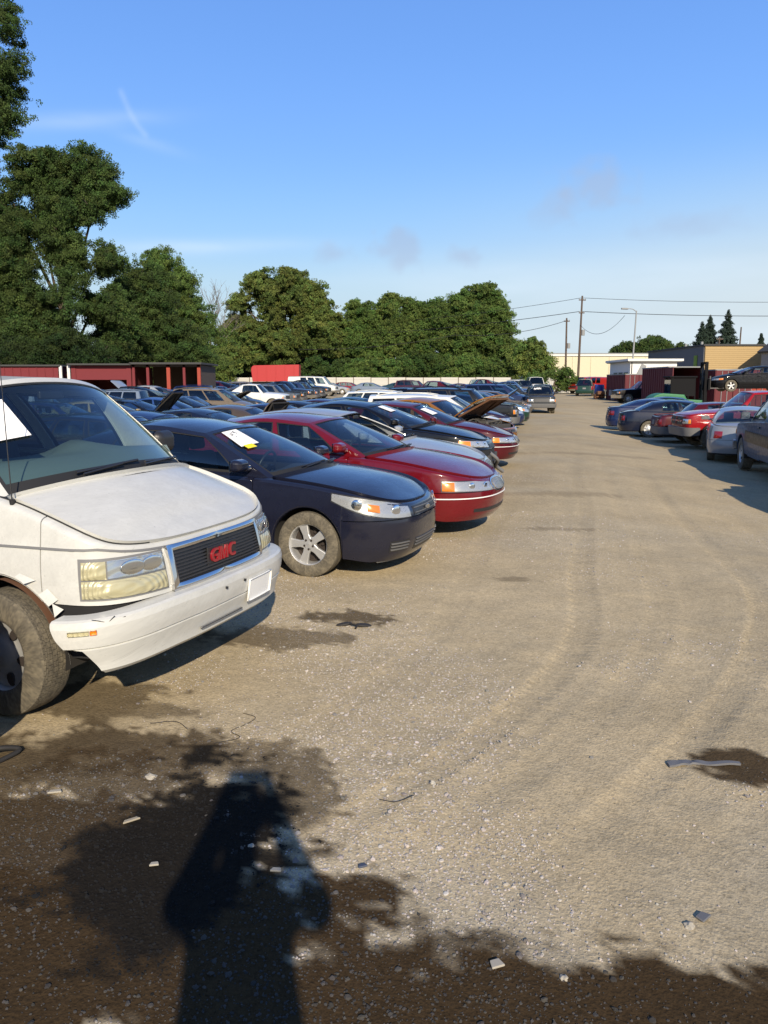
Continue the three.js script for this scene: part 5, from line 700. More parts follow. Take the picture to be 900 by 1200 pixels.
// lobes: [x, y, z, rx, ry, rz] in metres from the foot of the tree; each lobe is broken into puffs of leaves
function tree(label, x, d, o) {
  const t = thing('tree', label, 'tree', x, Y(x, d), -d, 0, o.group), r = mulberry(o.seed), col = new THREE.Color(), lim = [];
  const h = Math.max(...o.lobes.map(l => l[1]));
  lim.push(limb([[0, -.3, 0], [.2, h * .25, .1], [-.1, h * .55, 0], [.2, h * .9, -.1]], o.trunk, o.trunk * .25, 9));
  for (const l of o.lobes) lim.push(limb([[0, Math.max(1, l[1] * .45), 0], [l[0] * .45, l[1] * .7, l[2] * .45], [l[0] * .9, l[1], l[2] * .9]], o.trunk * .4, o.trunk * .08, 6));
  for (let i = 0; i < (o.twigs ?? 12); i++) { const l = o.lobes[i % o.lobes.length], a = r() * 6.283; lim.push(limb([[l[0] * .6, l[1] * .85, l[2] * .6], [l[0] + Math.cos(a) * l[3] * .5, l[1] + l[4] * (r() - .2) * .5, l[2] + Math.sin(a) * l[5] * .5], [l[0] + Math.cos(a) * l[3] * .98, l[1] + l[4] * (r() - .3), l[2] + Math.sin(a) * l[5] * .98]], o.trunk * .14, .02, 5)); }
  part('trunk', merge(lim), barkMat, t);
  // sprays of leaves: scattered through the lobes, thinned where a coarse noise is low, each spray drooping along its own direction
  const sprays = [], n3 = (x, y, z) => .5 * vnoise(x + y * .37, z + y * .61, o.seed) + .5 * vnoise(x * .7 - z * .5, y + x * .3, o.seed + 50), gs = () => (r() + r() + r() - 1.5) / .75;
  for (const l of o.lobes) { const n = Math.round((o.sprays ?? 30) * Math.pow(l[3] * l[4] * l[5], .62)); for (let i = 0; i < n; i++) { const th = r() * 6.283, cp = 2 * r() - 1, sp = Math.sqrt(1 - cp * cp), k = Math.pow(r(), .38) * (.86 + .34 * vnoise(th * 1.6, cp * 2.2, o.seed + 9)), x = l[0] + sp * Math.cos(th) * l[3] * k, y = l[1] + cp * l[4] * k, z = l[2] + sp * Math.sin(th) * l[5] * k, q = n3(x * .55, y * .55, z * .55); if (q < .36 + .10 * r()) continue; sprays.push([x, y, z, (o.puff ?? .62) * (.5 + 1.0 * r()), .62 + .9 * (q - .3), th]); } }
  const per = o.per ?? 20, im = new THREE.InstancedMesh(o.fine ? clumpFine : clumpBig, leafMat, sprays.length * per), m = new THREE.Matrix4(), q = new THREE.Quaternion(), e = new THREE.Euler(), P = new THREE.Vector3(), S = new THREE.Vector3(); let n = 0; const [cr, cg, cb] = o.color;
  for (const [px, py, pz, pr, tone, th] of sprays) { const dx = Math.cos(th), dz = Math.sin(th), warm = .85 + .4 * r(); for (let i = 0; i < per; i++) { const a = gs() * pr * 1.25, b = gs() * pr * .7, c = gs() * pr * .42; P.set(px + dx * a - dz * b, py + c - Math.abs(a) * .22, pz + dz * a + dx * b); if (P.y < .4) continue; const s = (o.leaf ?? .62) * (.4 + .8 * r()); im.setMatrixAt(n, m.compose(P, q.setFromEuler(e.set(r() * 6.3, r() * 6.3, r() * 6.3)), S.set(s, s, s))); const v = tone * (.72 + .56 * r()); im.setColorAt(n, col.setRGB(cr * v * warm, cg * v, cb * v)); n++; } }
  im.count = n; im.name = 'crown'; im.userData.kind = 'stuff'; shadows(im); t.add(im); return n;
}
let leaves = 0;
const dk = [.066, .115, .030], md = [.115, .195, .046], lt = [.16, .235, .058], ol = [.145, .20, .05];
leaves += tree('tallest dark tree cut by the left picture edge', -35.5, 76, { seed: 1, trunk: .55, color: dk, fine: 1, lobes: [[-1.2, 33, 0, 3.4, 4.4, 3.4], [-.4, 35.5, 0, 2.6, 2.6, 2.6], [.8, 38.5, 0, 2.2, 3.4, 2.4], [1.9, 32.5, 0, 2.5, 3, 2.4], [1.7, 28.0, 0, 2.5, 2.6, 2.4], [-3, 27, 0, 4.4, 4, 4], [.6, 24.4, 0, 3, 2.6, 2.6], [-5, 19, 1, 5, 5, 4.4], [-1, 13, 1, 5, 5, 4.4], [-6, 8, 1, 6, 5, 4.4], [0, 6, 1, 5, 4.4, 4]] });
leaves += tree('broad dark tree with a ragged crown beside the tallest tree', -29.0, 77, { seed: 2, trunk: .5, color: dk, fine: 1, lobes: [[-.6, 20.1, 0, 3.2, 2.4, 3.2], [2.4, 20.4, 0, 1.9, 1.8, 2], [4.0, 18.4, 0, 1.7, 1.9, 2], [1.6, 17.0, 1, 2.4, 2, 2], [-4.4, 17.3, 0, 3.6, 3.2, 3.4], [-1.4, 14.4, .6, 3.6, 3, 3], [1.4, 13.4, 0, 1.9, 1.5, 2], [3.6, 12.4, 1, 2.2, 1.5, 2], [-5, 11.8, 1, 4.4, 3.6, 3.6], [.2, 9.2, 1, 4, 3, 3], [3.4, 8.4, 1, 2.6, 2, 2.4], [-5, 6.2, 1, 5, 3.8, 3.6], [2.5, 6.4, 1.5, 4.2, 3.4, 3.4], [-3, 4.0, 2, 6, 3.6, 3]] });
leaves += tree('dark leafy tree rising behind the red open shed', -22.8, 83, { seed: 3, trunk: .35, color: dk, fine: 1, lobes: [[-1.2, 11.4, 0, 2.2, 2.0, 2.2], [.6, 8.6, 0, 2.6, 2.2, 2.4], [-2.4, 6.6, 0, 3.2, 3.2, 2.8], [2.6, 5.0, 0, 3, 3, 2.6], [0, 3.2, 1, 4.6, 2.8, 2.6]] });
leaves += tree('bright mid height tree between the dark trees and bare tree', -25.4, 98, { seed: 4, trunk: .3, color: [.11, .18, .045], fine: 1, lobes: [[-.4, 14.6, 0, 2.0, 1.9, 2], [1.6, 12.6, 0, 1.9, 1.8, 2], [-2.6, 11.6, 0, 2.6, 2.8, 2.6], [.4, 9.6, 0, 2.8, 2.6, 2.6], [3.4, 8.8, 0, 2.0, 2.2, 2.2], [4.6, 5.4, 0, 2.4, 3.0, 2.4], [-3, 6, 0, 3.6, 3.6, 3], [1, 4, 1, 4, 3.4, 2.6]] });
leaves += tree('yellow green bushy tree in front of the bare tree', -25.2, 118, { seed: 5, trunk: .25, color: lt, lobes: [[0, 7.4, 0, 2.2, 2.0, 2], [-3, 6.2, 0, 2.4, 2.4, 2], [2.6, 5.8, 0, 2.2, 2.4, 2], [0, 3.4, 0, 4, 2.8, 2]] });
leaves += tree('shaded low tree between the red shed and the fence', -30.5, 116, { seed: 6, trunk: .25, color: md, lobes: [[0, 8, 0, 3, 3, 2.6], [-4, 6.6, 0, 3.4, 3.6, 2.6], [4, 4.4, 0, 3, 3.2, 2.6], [0, 3.4, 1, 5, 3, 2.4]] });
leaves += tree('largest round olive tree behind the red trailer', -17.0, 141, { seed: 7, trunk: .6, color: ol, lobes: [[1.4, 17.6, 0, 3.0, 2.6, 3.4], [4.6, 15.4, 0, 2.8, 2.8, 3], [-3.2, 17.0, 0, 2.9, 2.6, 3.2], [-6.4, 13.6, 0, 2.4, 2.6, 3], [.6, 13.8, 1.5, 4.6, 3.6, 4], [7.4, 12.0, 0, 2.4, 2.8, 3], [-8.0, 10.0, 0, 2.0, 2.4, 2.6], [-4.4, 9.8, 1.4, 4.0, 3.4, 3.6], [4.8, 9.6, 1.4, 4.0, 3.2, 3.6], [8.2, 7.8, 0, 1.9, 2.2, 2.6], [0, 7.0, 2.6, 4.4, 3, 3], [-6.0, 6.0, 1, 3.6, 2.6, 3], [5.4, 7.8, 1, 3.8, 2.4, 3], [-2, 6.4, 1, 3, 1.6, 2]], twigs: 28 });
leaves += tree('dark round tree just right of the largest olive tree', -3.6, 144, { seed: 8, trunk: .35, color: md, lobes: [[-.4, 12.8, 0, 2.2, 2.2, 2.4], [1.6, 11.2, 0, 2.4, 2.2, 2.4], [-2.6, 8.8, 0, 2.8, 3, 2.6], [2.8, 7.8, 0, 2.8, 2.8, 2.6], [0, 7.6, 1, 3.6, 2.6, 2.6], [0, 4.0, 1, 5, 3.4, 2.6]] });
leaves += tree('upright pale topped tree in the middle of the tree line', 2.2, 143, { seed: 9, trunk: .35, color: [.12, .19, .046], lobes: [[-1.2, 14.0, 0, 1.9, 2.0, 2.2], [2.8, 13.4, 0, 1.8, 1.9, 2.2], [.6, 11.0, 0, 2.6, 2.4, 2.6], [3.4, 9.8, 0, 2, 2.4, 2.4], [-2, 8.6, 0, 2.8, 2.8, 2.6], [1, 8.0, 1, 4, 2.8, 2.6], [.4, 4.0, 1, 5, 3.4, 2.6]] });
leaves += tree('dense green tree left of the tallest tree in the line', 8.2, 143, { seed: 10, trunk: .4, color: md, lobes: [[.6, 12.8, 0, 2.4, 2.4, 2.6], [-1.8, 10.6, 0, 2.2, 2.4, 2.6], [2.8, 9.0, 0, 2.8, 3, 2.6], [-2.2, 6.8, 0, 3.0, 3, 2.6], [1, 7.0, 1, 4.2, 3, 2.6], [0, 4.0, 1, 5, 3.4, 2.6]] });
leaves += tree('tall full tree at the end of the white fence', 14.8, 141, { seed: 11, trunk: .45, color: [.11, .18, .043], lobes: [[1.6, 15.6, 0, 2.4, 2.1, 2.6], [-1.4, 14.0, 0, 2.2, 2.2, 2.6], [-4.0, 11.4, 0, 2.2, 2.4, 2.6], [4.0, 12.2, 0, 2.0, 2.6, 2.6], [.4, 11.2, 1.2, 3.2, 2.8, 2.8], [4.8, 8.4, 0, 2.2, 3, 2.6], [-2, 7.6, 1.2, 3.8, 3, 2.8], [2.4, 7.6, 1.4, 3.6, 3, 2.8], [1, 4.2, 1, 5.8, 3.6, 3]] });
for (const [i, x] of [-44, -38, -32, -26.5].entries()) leaves += tree(['ivy covered bush at the left end of the red shed', 'dark undergrowth behind the red shed wall', 'dark bush behind the white shed posts', 'dark bush behind the open red shed'][i], x, 71, { seed: 40 + i, trunk: .14, color: [.035, .066, .018], fine: 1, twigs: 3, lobes: [[0, 3.2, 0, 3.6, 2.6, 1.8], [-2, 2, 0, 3, 1.8, 1.6]] });
for (const [i, [x, d, h, w]] of [[-9, 132, 5.4, 4], [-1.5, 131, 5, 4.4], [5.5, 131, 5.6, 4], [12, 130.5, 5.2, 4.2], [17.6, 130, 4.2, 2.6]].entries()) leaves += tree(['low bush below the round dark tree', 'low bush below the pale topped tree', 'low bush below the dense green tree', 'low bush below the tall full tree', 'small bush at the very end of the white fence'][i], x, d, { seed: 20 + i, trunk: .16, color: i % 2 ? md : [.07, .125, .03], twigs: 4, lobes: [[0, h * .6, 0, w, h * .45, 2], [-w * .5, h * .4, 0, w * .6, h * .4, 2]] });
leaves += tree('light green tree beside the lane end left of the warehouse', 21.8, 127, { seed: 30, trunk: .25, color: lt, lobes: [[0, 5.8, 0, 2.6, 2.2, 2.4], [-1.4, 3.4, 0, 2.4, 2.6, 2.2], [1.8, 3.4, 0, 2.2, 2.4, 2.2]] });
leaves += tree('dark low bush in front of the ribbed metal fence', 21.6, 106, { seed: 31, trunk: .15, color: md, twigs: 4, lobes: [[0, 2.0, 0, 2.0, 1.5, 1.6], [1.7, 1.3, 0, 1.3, 1.0, 1.4], [-1.8, 1.5, 0, 1.2, 1.1, 1.4]] });
leaves += tree('far dark tree clump above the warehouse roof', 68, 212, { seed: 32, trunk: .4, color: dk, leaf: 1.1, puff: 1.0, lobes: [[0, 8.5, 0, 5, 3.6, 4], [-6, 7, 0, 4.5, 3.6, 4], [5.5, 7.4, 0, 4, 3, 4], [0, 4, 0, 9, 4, 4]] });
leaves += tree('far pale tree left of the warehouse roof end', 33, 222, { seed: 33, trunk: .4, color: md, leaf: 1.1, puff: 1.0, lobes: [[0, 7.5, 0, 5, 3.6, 4], [-8, 5.5, 0, 5, 4, 4], [-16, 5, 0, 5, 4, 4]] });
for (const [i, x] of [-26, -20, -14, -8].entries()) leaves += tree(['leftmost dark thicket behind the white fence', 'dark thicket left of the olive tree trunk', 'dark thicket under the largest olive tree', 'dark thicket right of the olive tree trunk'][i], x, 152, { seed: 60 + i, trunk: .16, color: [.04, .07, .02], twigs: 3, lobes: [[0, 4.4, 0, 4, 3.4, 2], [-2, 2.6, 0, 3.6, 2.4, 2]] });
// a bare tree
{
  const t = thing('bare_tree', 'leafless grey tree standing above the yellow green bush', 'tree', -25.6, Y(-25, 124), -124), r = mulberry(9), l = [];
  const grow = (p, dir, len, rad, lev) => { const e = [p[0] + dir[0] * len, p[1] + dir[1] * len, p[2] + dir[2] * len]; l.push(bar(p, e, rad, 5, rad * .6)); if (lev > 4) return; for (let i = 0; i < (lev ? 3 : 4); i++) { const a = r() * 6.283, s = .35 + r() * .35, d = new THREE.Vector3(dir[0] + Math.cos(a) * s, dir[1] + .1, dir[2] + Math.sin(a) * s).normalize(); const k = .45 + .55 * r(), b = [lerp(p[0], e[0], k), lerp(p[1], e[1], k), lerp(p[2], e[2], k)]; grow(b, [d.x, d.y, d.z], len * (.5 + .25 * r()), rad * .55, lev + 1); } };
  grow([0, 0, 0], [0, 1, 0], 8.5, .2, 0); part('trunk', merge(l.slice(0, 1)), std(rgb(.16, .14, .12), .95), t); part('branches', merge(l.slice(1)), std(rgb(.16, .14, .12), .95), t).userData.kind = 'stuff';
}
// spruces
function spruce(label, x, d, h, w, seed) {
  const t = thing('spruce_tree', label, 'tree', x, Y(x, d), -d, 0, 'spruces above the tan sided building'), r = mulberry(seed); part('trunk', cyl(.25, .04, h, 8, 0, h / 2, 0), barkMat, t);
  const N = 3600, im = new THREE.InstancedMesh(clumpBig, needleMat, N), m = new THREE.Matrix4(), q = new THREE.Quaternion(), e = new THREE.Euler(), P = new THREE.Vector3(), S = new THREE.Vector3(), c = new THREE.Color(); let n = 0;
  for (let i = 0; i < N; i++) { const y = 1 - Math.pow(r(), .62), tier = Math.abs(((y * 11 + seed * .3) % 1) - .5) * 2, a = Math.floor(r() * 13) / 13 * 6.283 + Math.floor(y * 11) * .7 + (r() - .5) * .35, rad = w * Math.pow(1 - y, .9) * (.5 + .55 * tier) * Math.sqrt(r()) + .03; P.set(Math.cos(a) * rad, h * (.05 + .95 * y) - rad * .3, Math.sin(a) * rad); const s = (.35 + .75 * (1 - y)) * (.8 + .5 * r()); im.setMatrixAt(n, m.compose(P, q.setFromEuler(e.set(r() * .8, r() * 6.3, r() * .8)), S.set(s, s * .55, s))); const v = .7 + .6 * r(); im.setColorAt(n++, c.setRGB(.018 * v, .036 * v, .022 * v)); }
  im.name = 'crown'; im.userData.kind = 'stuff'; shadows(im); t.add(im);
}
spruce('left one of the three dark spruces, shortest and narrow', 60.2, 160, 12.6, 4.6, 1); spruce('middle dark spruce of the three above the tan sided building', 62.4, 162, 14.0, 5.0, 2); spruce('right and tallest of the three dark spruces', 65.0, 160, 14.8, 5.2, 3); spruce('small lone spruce at the right behind the grey gable', 71.5, 160, 10.4, 2.6, 4); spruce('low rounded evergreen between the spruces and the gable', 69.8, 175, 9.2, 3.0, 6);
console.log('leaf clumps', leaves);
// ------------------------------------------------------------------ the vehicles, row by row
const defs = {};
const getDef = (kind, q) => { const key = kind + q; if (!defs[key]) { const d = buildCar(SPEC[kind], q); defs[key] = q === 2 ? { ...mergeFar(d), far: true } : d; } return defs[key]; };
const COL = { navy: '#12182b', black: '#0b0b0e', darkblue: '#16244a', blue: '#27447a', teal: '#1d3a46', charcoal: '#25272b', grey: '#55585c', silver: '#8f949a', steel: '#6d7a8c', white: '#d6d6d0', maroon: '#4a0d16', red: '#7d1019', wine: '#3a0f22', tan: '#6d6150', gold: '#8d7d56', brown: '#4a4036', green: '#1c3a2c', plum: '#2a1a33', bronze: '#5b5044', lightblue: '#7f93ab' };
const NAME = { navy: 'navy', black: 'black', darkblue: 'dark blue', blue: 'blue', teal: 'dark teal', charcoal: 'charcoal', grey: 'grey', silver: 'silver', steel: 'steel blue', white: 'white', maroon: 'maroon', red: 'red', wine: 'wine red', tan: 'tan', gold: 'gold', brown: 'brown', green: 'dark green', plum: 'plum', bronze: 'bronze', lightblue: 'light blue' };
const KIND = { compact: ['compact_car', 'compact car', 'car'], saloon: ['sedan', 'rounded sedan', 'car'], sport: ['sedan', 'sporty sedan', 'car'], square: ['sedan', 'square cut sedan', 'car'], minivan: ['minivan', 'minivan', 'minivan'], suv: ['sport_utility_vehicle', 'boxy sport utility', 'car'], pickup: ['pickup_truck', 'pickup truck', 'truck'], cargo: ['cargo_van', 'cargo van', 'van'], hatch: ['hatchback', 'hatchback', 'car'], van: ['van', 'van', 'van'] };
const ORD = ['first', 'second', 'third', 'fourth', 'fifth', 'sixth', 'seventh', 'eighth', 'ninth', 'tenth', 'eleventh', 'twelfth', 'thirteenth', 'fourteenth', 'fifteenth', 'sixteenth', 'seventeenth', 'eighteenth', 'nineteenth', 'twentieth', 'twenty-first', 'twenty-second', 'twenty-third', 'twenty-fourth', 'twenty-fifth', 'twenty-sixth'];
function car(kind, color, X, zf, a, o = {}) { const q = o.q ?? (zf < 34 ? 1 : 2), k = KIND[kind]; return placeCar(getDef(kind, q), { name: o.name || k[0], cat: k[2], X, zf, a, color: COL[color] || color, ...o, label: o.label || `${NAME[color]} ${k[1]}` }); }
// paper sheet taped to a windscreen, in the glass's own coordinates
function notice(g, def, v0, v1, t0, t1, yellow, scrawl) {
  const sheet = grid((u, v) => def.front(lerp(v0, v1, u) + (v - .5) * (yellow ? -.05 : .02), lerp(t0, t1, v)), 6, 6, { flip: true, off: .006 });
  part('paper_notice', sheet, M.paper, g);
  if (scrawl) { const r = mulberry(3), l = []; for (let i = 0; i < 8; i++) { const v = lerp(v0, v1, .2 + r() * .6), t = lerp(t0, t1, .55 + r() * .35), a = def.front(v, t), b = def.front(v + (r() - .5) * .03, t + .02 + r() * .03); l.push(bar([a[0] + .008, a[1] + .008, a[2]], [b[0] + .008, b[1] + .008, b[2]], .0018, 4)); } part('pen_marks', merge(l), M.rubber, g).userData.kind = 'stuff'; }
  if (yellow) part('yellow_slip', grid((u, v) => def.front(lerp(yellow[0], yellow[1], u), lerp(yellow[2], yellow[3], v)), 4, 4, { flip: true, off: .009 }), M.yellow, g);
}
// --- front row, facing the lane
const vanG = car('van', 'white', -.99, 4.95, 19.5, { q: 0, name: 'white_van', paint: paint('#c4c4be', { rough: .55, coat: .5, coatRough: .2 }), label: 'white van with a torn front bumper and red grille letters', omit: [], steer: -.10, spin: .4, nose: 0 });
notice(vanG, getDef('van', 0), .62, .90, .46, .82, null, true);
const navyG = car('compact', 'navy', .43, 8.06, 20, { q: 0, name: 'compact_car', paint: paint('#191b2a', { rough: .4, coat: 1, coatRough: .1 }), label: 'dark navy compact car beside the white van, paper sheet on its windscreen', spin: .2 });
notice(navyG, getDef('compact', 0), .46, .80, .62, .93, [.62, .78, .56, .63], true);
const redG = car('saloon', 'red', 1.42, 10.1, 22, { q: 0, name: 'sedan', paint: paint('#620a14', { rough: .4, coat: 1, coatRough: .1 }), label: 'shiny red sedan with an oval chrome grille, third in the front row', nose: 0 });
car('saloon', 'silver', 1.62, 12.5, 16, { omit: ['windshield', 'front_bumper', 'headlight', 'headlight1'], label: 'pale silver sedan without bumper or windscreen behind the red sedan' });
const blk = car('sport', 'black', 2.0, 14.9, 15, { y: .1, omit: ['wheel_front1', 'wheel_front-1', 'front_bumper'], label: 'black sedan with amber cornered lamps and its bumper torn away' });
notice(blk, getDef('sport', 1), .30, .62, .66, .9, null); { const e = part('broken_front', engineGeo, M.engine, blk); e.position.set(2.02, .42, 0); e.scale.set(.7, .8, .95); part('dangling_trim', tube([[2.3, .5, .3], [2.42, .36, .1], [2.36, .22, -.2], [2.46, .1, -.4]], .035, 14, 6), M.grey, blk); }
const mar = car('saloon', 'maroon', 2.95, 18.2, 14, { label: 'maroon sedan with yellow note in its side glass behind the black sedan', mats: { seat: M.seatTan } });
notice(mar, getDef('saloon', 1), .55, .85, .5, .8, null);
car('compact', '#8a5a12', 3.25, 21.2, 34, { label: 'ochre compact car with its bonnet propped open before the white minivan', hoodUp: 40, lidM: M.rust });
car('minivan', 'white', 4.0, 25.2, 12, { y: -.26, omit: ['wheel_front1', 'wheel_front-1', 'wheel_rear1', 'wheel_rear-1'], label: 'white minivan sunk on its belly in the front row' });
{
  const list = [['saloon', 'plum', {}], ['suv', 'black', {}], ['sport', 'darkblue', {}], ['compact', 'green', {}], ['sport', 'black', { hoodUp: 48 }], ['saloon', 'grey', { omit: ['hood', 'headlight'] }], ['hatch', 'bronze', { omit: ['hood'] }], ['square', 'silver', { omit: ['hood', 'headlight'] }], ['pickup', 'charcoal', { omit: ['hood'] }], ['minivan', 'darkblue', {}], ['sport', 'charcoal', {}], ['saloon', 'navy', {}], ['suv', 'black', {}], ['pickup', 'darkblue', {}], ['saloon', 'teal', {}]];
  const rr = mulberry(8); list.forEach(([k, c, o], i) => { const zf = 28.4 + i * 2.95; if (zf > 48.5 && zf < 54.5) return; car(k, c, 4.55 + (zf - 28.4) * .205 + (rr() - .5) * .5, zf, 11 + (rr() - .5) * 5, { ...o, label: `${NAME[c]} ${KIND[k][1]}${o.hoodUp ? ' with raised bonnet' : o.omit ? ' stripped of its bonnet' : ''}, ${ORD[i]} behind the white minivan along the lane` }); });
}
const gsuv = car('suv', '#34373a', 9.55, 50.6, 97, { q: 1, label: 'grey sport utility facing the photographer at the lane edge, white windscreen writing', paintOpt: { rough: .6, coat: .4 } });
{ const d = getDef('suv', 1), l = [], r = mulberry(12); for (let i = 0; i < 12; i++) { const v = -.05 + i * .055, t = .62 - .1 * Math.floor(i / 6) * 0 + (r() - .5) * .06; const a = d.front(v, t), b = d.front(v + (r() - .5) * .05, t + .16 + r() * .08), c2 = d.front(v + .03, t + .04); for (const [p, q2] of [[a, b], [b, c2]]) l.push(bar([p[0] + .012, p[1] + .012, p[2]], [q2[0] + .012, q2[1] + .012, q2[2]], .012, 4)); } part('chalk_writing', merge(l), M.white, gsuv).userData.kind = 'stuff'; }
// --- second row, back to back with the first, noses to the left
{
  const list = [[12.7, 'hatch', 'navy', {}], [15.4, 'saloon', 'darkblue', {}], [18.0, 'sport', 'navy', {}], [20.6, 'saloon', 'brown', { trunkUp: 70 }], [23.4, 'sport', 'darkblue', {}], [26.2, 'saloon', 'black', {}], [28.9, 'compact', 'plum', { trunkUp: 66 }], [31.8, 'sport', 'charcoal', {}], [34.6, 'saloon', 'teal', {}], [37.4, 'suv', 'white', {}], [40.4, 'square', 'navy', {}], [43.2, 'saloon', 'darkblue', {}], [46, 'minivan', 'black', {}], [49, 'sport', 'maroon', {}], [52, 'suv', 'wine', {}], [55, 'hatch', 'charcoal', {}], [58, 'saloon', 'wine', {}], [61, 'compact', 'steel', {}], [64, 'saloon', 'black', {}], [67.5, 'pickup', 'maroon', {}]];
  const rr = mulberry(18); list.forEach(([zf, k, c, o], i) => { const Lc = SPEC[k].xF - SPEC[k].xR, rearX = .43 + (zf - 8) * .2 - 5.25, rearZ = zf + 1.7, a = 196 + (rr() - .5) * 6, ar = a * Math.PI / 180; const g = car(k, c, rearX + Math.cos(ar) * Lc, rearZ - Math.sin(ar) * Lc, a, { q: zf < 30 ? 1 : 2, ...o, label: `${NAME[c]} ${KIND[k][1]}${o.trunkUp ? ' with its boot lid up' : ''} ${ORD[i]} in the row behind the front row` }); });
}
// --- third row across the second aisle, noses to the right
{
  const list = [[19.5, -9.4, 'sport', 'navy', {}], [22.4, -8.7, 'saloon', 'charcoal', {}], [25.4, -8.0, 'hatch', 'darkblue', {}], [28.6, -7.2, 'saloon', 'gold', {}], [31.6, -7.2, 'sport', 'black', { hoodUp: 56 }], [34.8, -6.9, 'compact', 'blue', {}], [38, -6.9, 'saloon', 'black', { omit: ['hood'] }], [41.2, -7.4, 'square', 'darkblue', {}], [45.2, -6.9, 'minivan', 'tan', {}], [49, -7.6, 'saloon', 'navy', { hoodUp: 40 }], [53, -7.4, 'hatch', 'charcoal', {}], [58.5, -6.7, 'pickup', 'white', {}], [62.5, -6.4, 'suv', 'grey', {}], [66, -6.2, 'suv', 'black', {}], [69.5, -5.9, 'pickup', 'navy', {}], [73, -5.7, 'suv', 'darkblue', {}], [76.5, -5.5, 'suv', 'charcoal', {}], [80.5, -5.2, 'pickup', 'black', {}], [90, -5.0, 'cargo', 'white', {}]];
  list.forEach(([zf, X, k, c, o], i) => car(k, c, X, zf, 8 + ((i * 7) % 5) - 2, { q: zf < 30 ? 1 : 2, ...o, label: `${NAME[c]} ${KIND[k][1]}${o.hoodUp ? ' with raised bonnet' : o.omit ? ' without a bonnet' : ''} nosing right, ${ORD[i]} along the second aisle` }));
}
// --- fourth and fifth rows, and the cars by the sheds
{
  const kinds = ['saloon', 'sport', 'hatch', 'suv', 'square', 'compact', 'minivan', 'pickup'], cols = ['navy', 'black', 'charcoal', 'darkblue', 'silver', 'maroon', 'teal', 'steel', 'white', 'bronze', 'grey', 'wine'], rr = mulberry(44);
  for (let i = 0; i < 17; i++) { const zf = 29 + i * 3.05, k = kinds[Math.floor(rr() * 8)], c = cols[Math.floor(rr() * 12)], Lc = SPEC[k].xF - SPEC[k].xR, o = rr() > .8 ? { hoodUp: 42 + rr() * 10 } : {}; car(k, c, -12.9 + (zf - 29) * .03 - Lc, zf + .6, 186, { q: 2, ...o, label: `${NAME[c]} ${KIND[k][1]}${o.hoodUp ? ' with raised bonnet' : ''}, ${ORD[i]} in the left-facing row behind the second aisle` }); }
  for (let i = 0; i < 11; i++) { const zf = 32 + i * 3.0, k = kinds[Math.floor(rr() * 8)], c = cols[Math.floor(rr() * 12)], o = rr() > .75 ? { hoodUp: 42 + rr() * 10 } : {}; if (zf > 59 && -19 < -14) continue; car(k, c, -19.8 + (zf - 32) * .05, zf, 7, { q: 2, ...o, label: `${NAME[c]} ${KIND[k][1]}${o.hoodUp ? ' with raised bonnet' : ''}, ${ORD[i]} in the row in front of the red sheds` }); }
}
// --- cars along the white fence
for (const [i, [k, c, X, zf, a]] of [['saloon', 'silver', -3.9, 101, 4], ['hatch', 'red', -2.2, 104, 6], ['saloon', 'steel', .9, 100, 5], ['sport', 'teal', 4.4, 103, 8], ['suv', 'wine', 5.6, 94, 10], ['pickup', 'maroon', 9.0, 99, 178], ['saloon', 'charcoal', 11.2, 104, 172], ['sport', 'maroon', 10.5, 86, 12], ['pickup', 'white', 12.2, 108, 90], ['saloon', 'darkblue', 14.5, 102, 80], ['suv', 'black', 16.2, 95, 95], ['suv', 'darkblue', 11.6, 61, 100], ['cargo', 'white', 18.3, 100, 95]].entries()) car(k, c, X, zf, a, { q: 2, label: `${NAME[c]} ${KIND[k][1]} ${a > 60 && a < 120 ? 'nose on' : a > 120 ? 'nosing left' : 'nosing right'} before the white fence, ${ORD[i]} from the silver one` });
// --- right-hand row
const ram = car('pickup', 'red', 9.35, 26.6, 184, { q: 1, label: 'bright red pickup truck with a crossbar grille nosing into the lane', paint: paint('#8f1016', { rough: .4 }), mats: { chrome: M.bumperGrey } });
{ const L = 4.94, a = -69 * Math.PI / 180; car('saloon', 'silver', 9.12 + Math.cos(a) * L, 20.9 - Math.sin(a) * L * 1, -69, { q: 1, label: 'silver sedan seen from behind between red and blue pickup trucks', paint: paint('#8d9196', { rough: .45, metal: .3 }) }); }
{ const a = -77 * Math.PI / 180, bl = paint('#2b435e', { rough: .6, coat: .3 }); const g = car('pickup', 'steel', 9.65, 20.4, -77, { q: 1, label: 'old two tone blue pickup truck at the right picture edge', paint: bl }); const d = getDef('pickup', 1); for (const s of [1, -1]) { const gm = d.sh.wall(d.sh.sX(1.3), d.sh.sX(-1.2), .72, .96, 14, 3, { off: .012 }); part('brown_side_band', s > 0 ? gm : mirrorZ(gm), paint('#43382c', { rough: .7, coat: .2 }), g); } }
car('suv', 'charcoal', 8.1, 14.4, -78, { q: 1, label: 'dark sport utility just beyond the right picture edge' });
{
  const back = (k, c, rx, rz, a, label, o = {}) => { const L = SPEC[k].xF - SPEC[k].xR, r = a * Math.PI / 180; return car(k, c, rx + Math.cos(r) * L, rz - Math.sin(r) * L, a, { q: rz < 40 ? 1 : 2, label, ...o }); };
  back('square', 'maroon', 9.5, 29.4, 8, 'maroon sedan backed up to the lane beside the red pickup'); back('saloon', 'navy', 9.15, 32.6, 12, 'navy sedan with bright red tail lamps backed to the lane', {}); back('sport', 'darkblue', 9.7, 36.4, 10, 'dark blue sedan furthest back of the three tails on the right');
  back('saloon', 'black', 11.6, 40.4, 4, 'black sedan half hidden behind the dark blue tail');
}
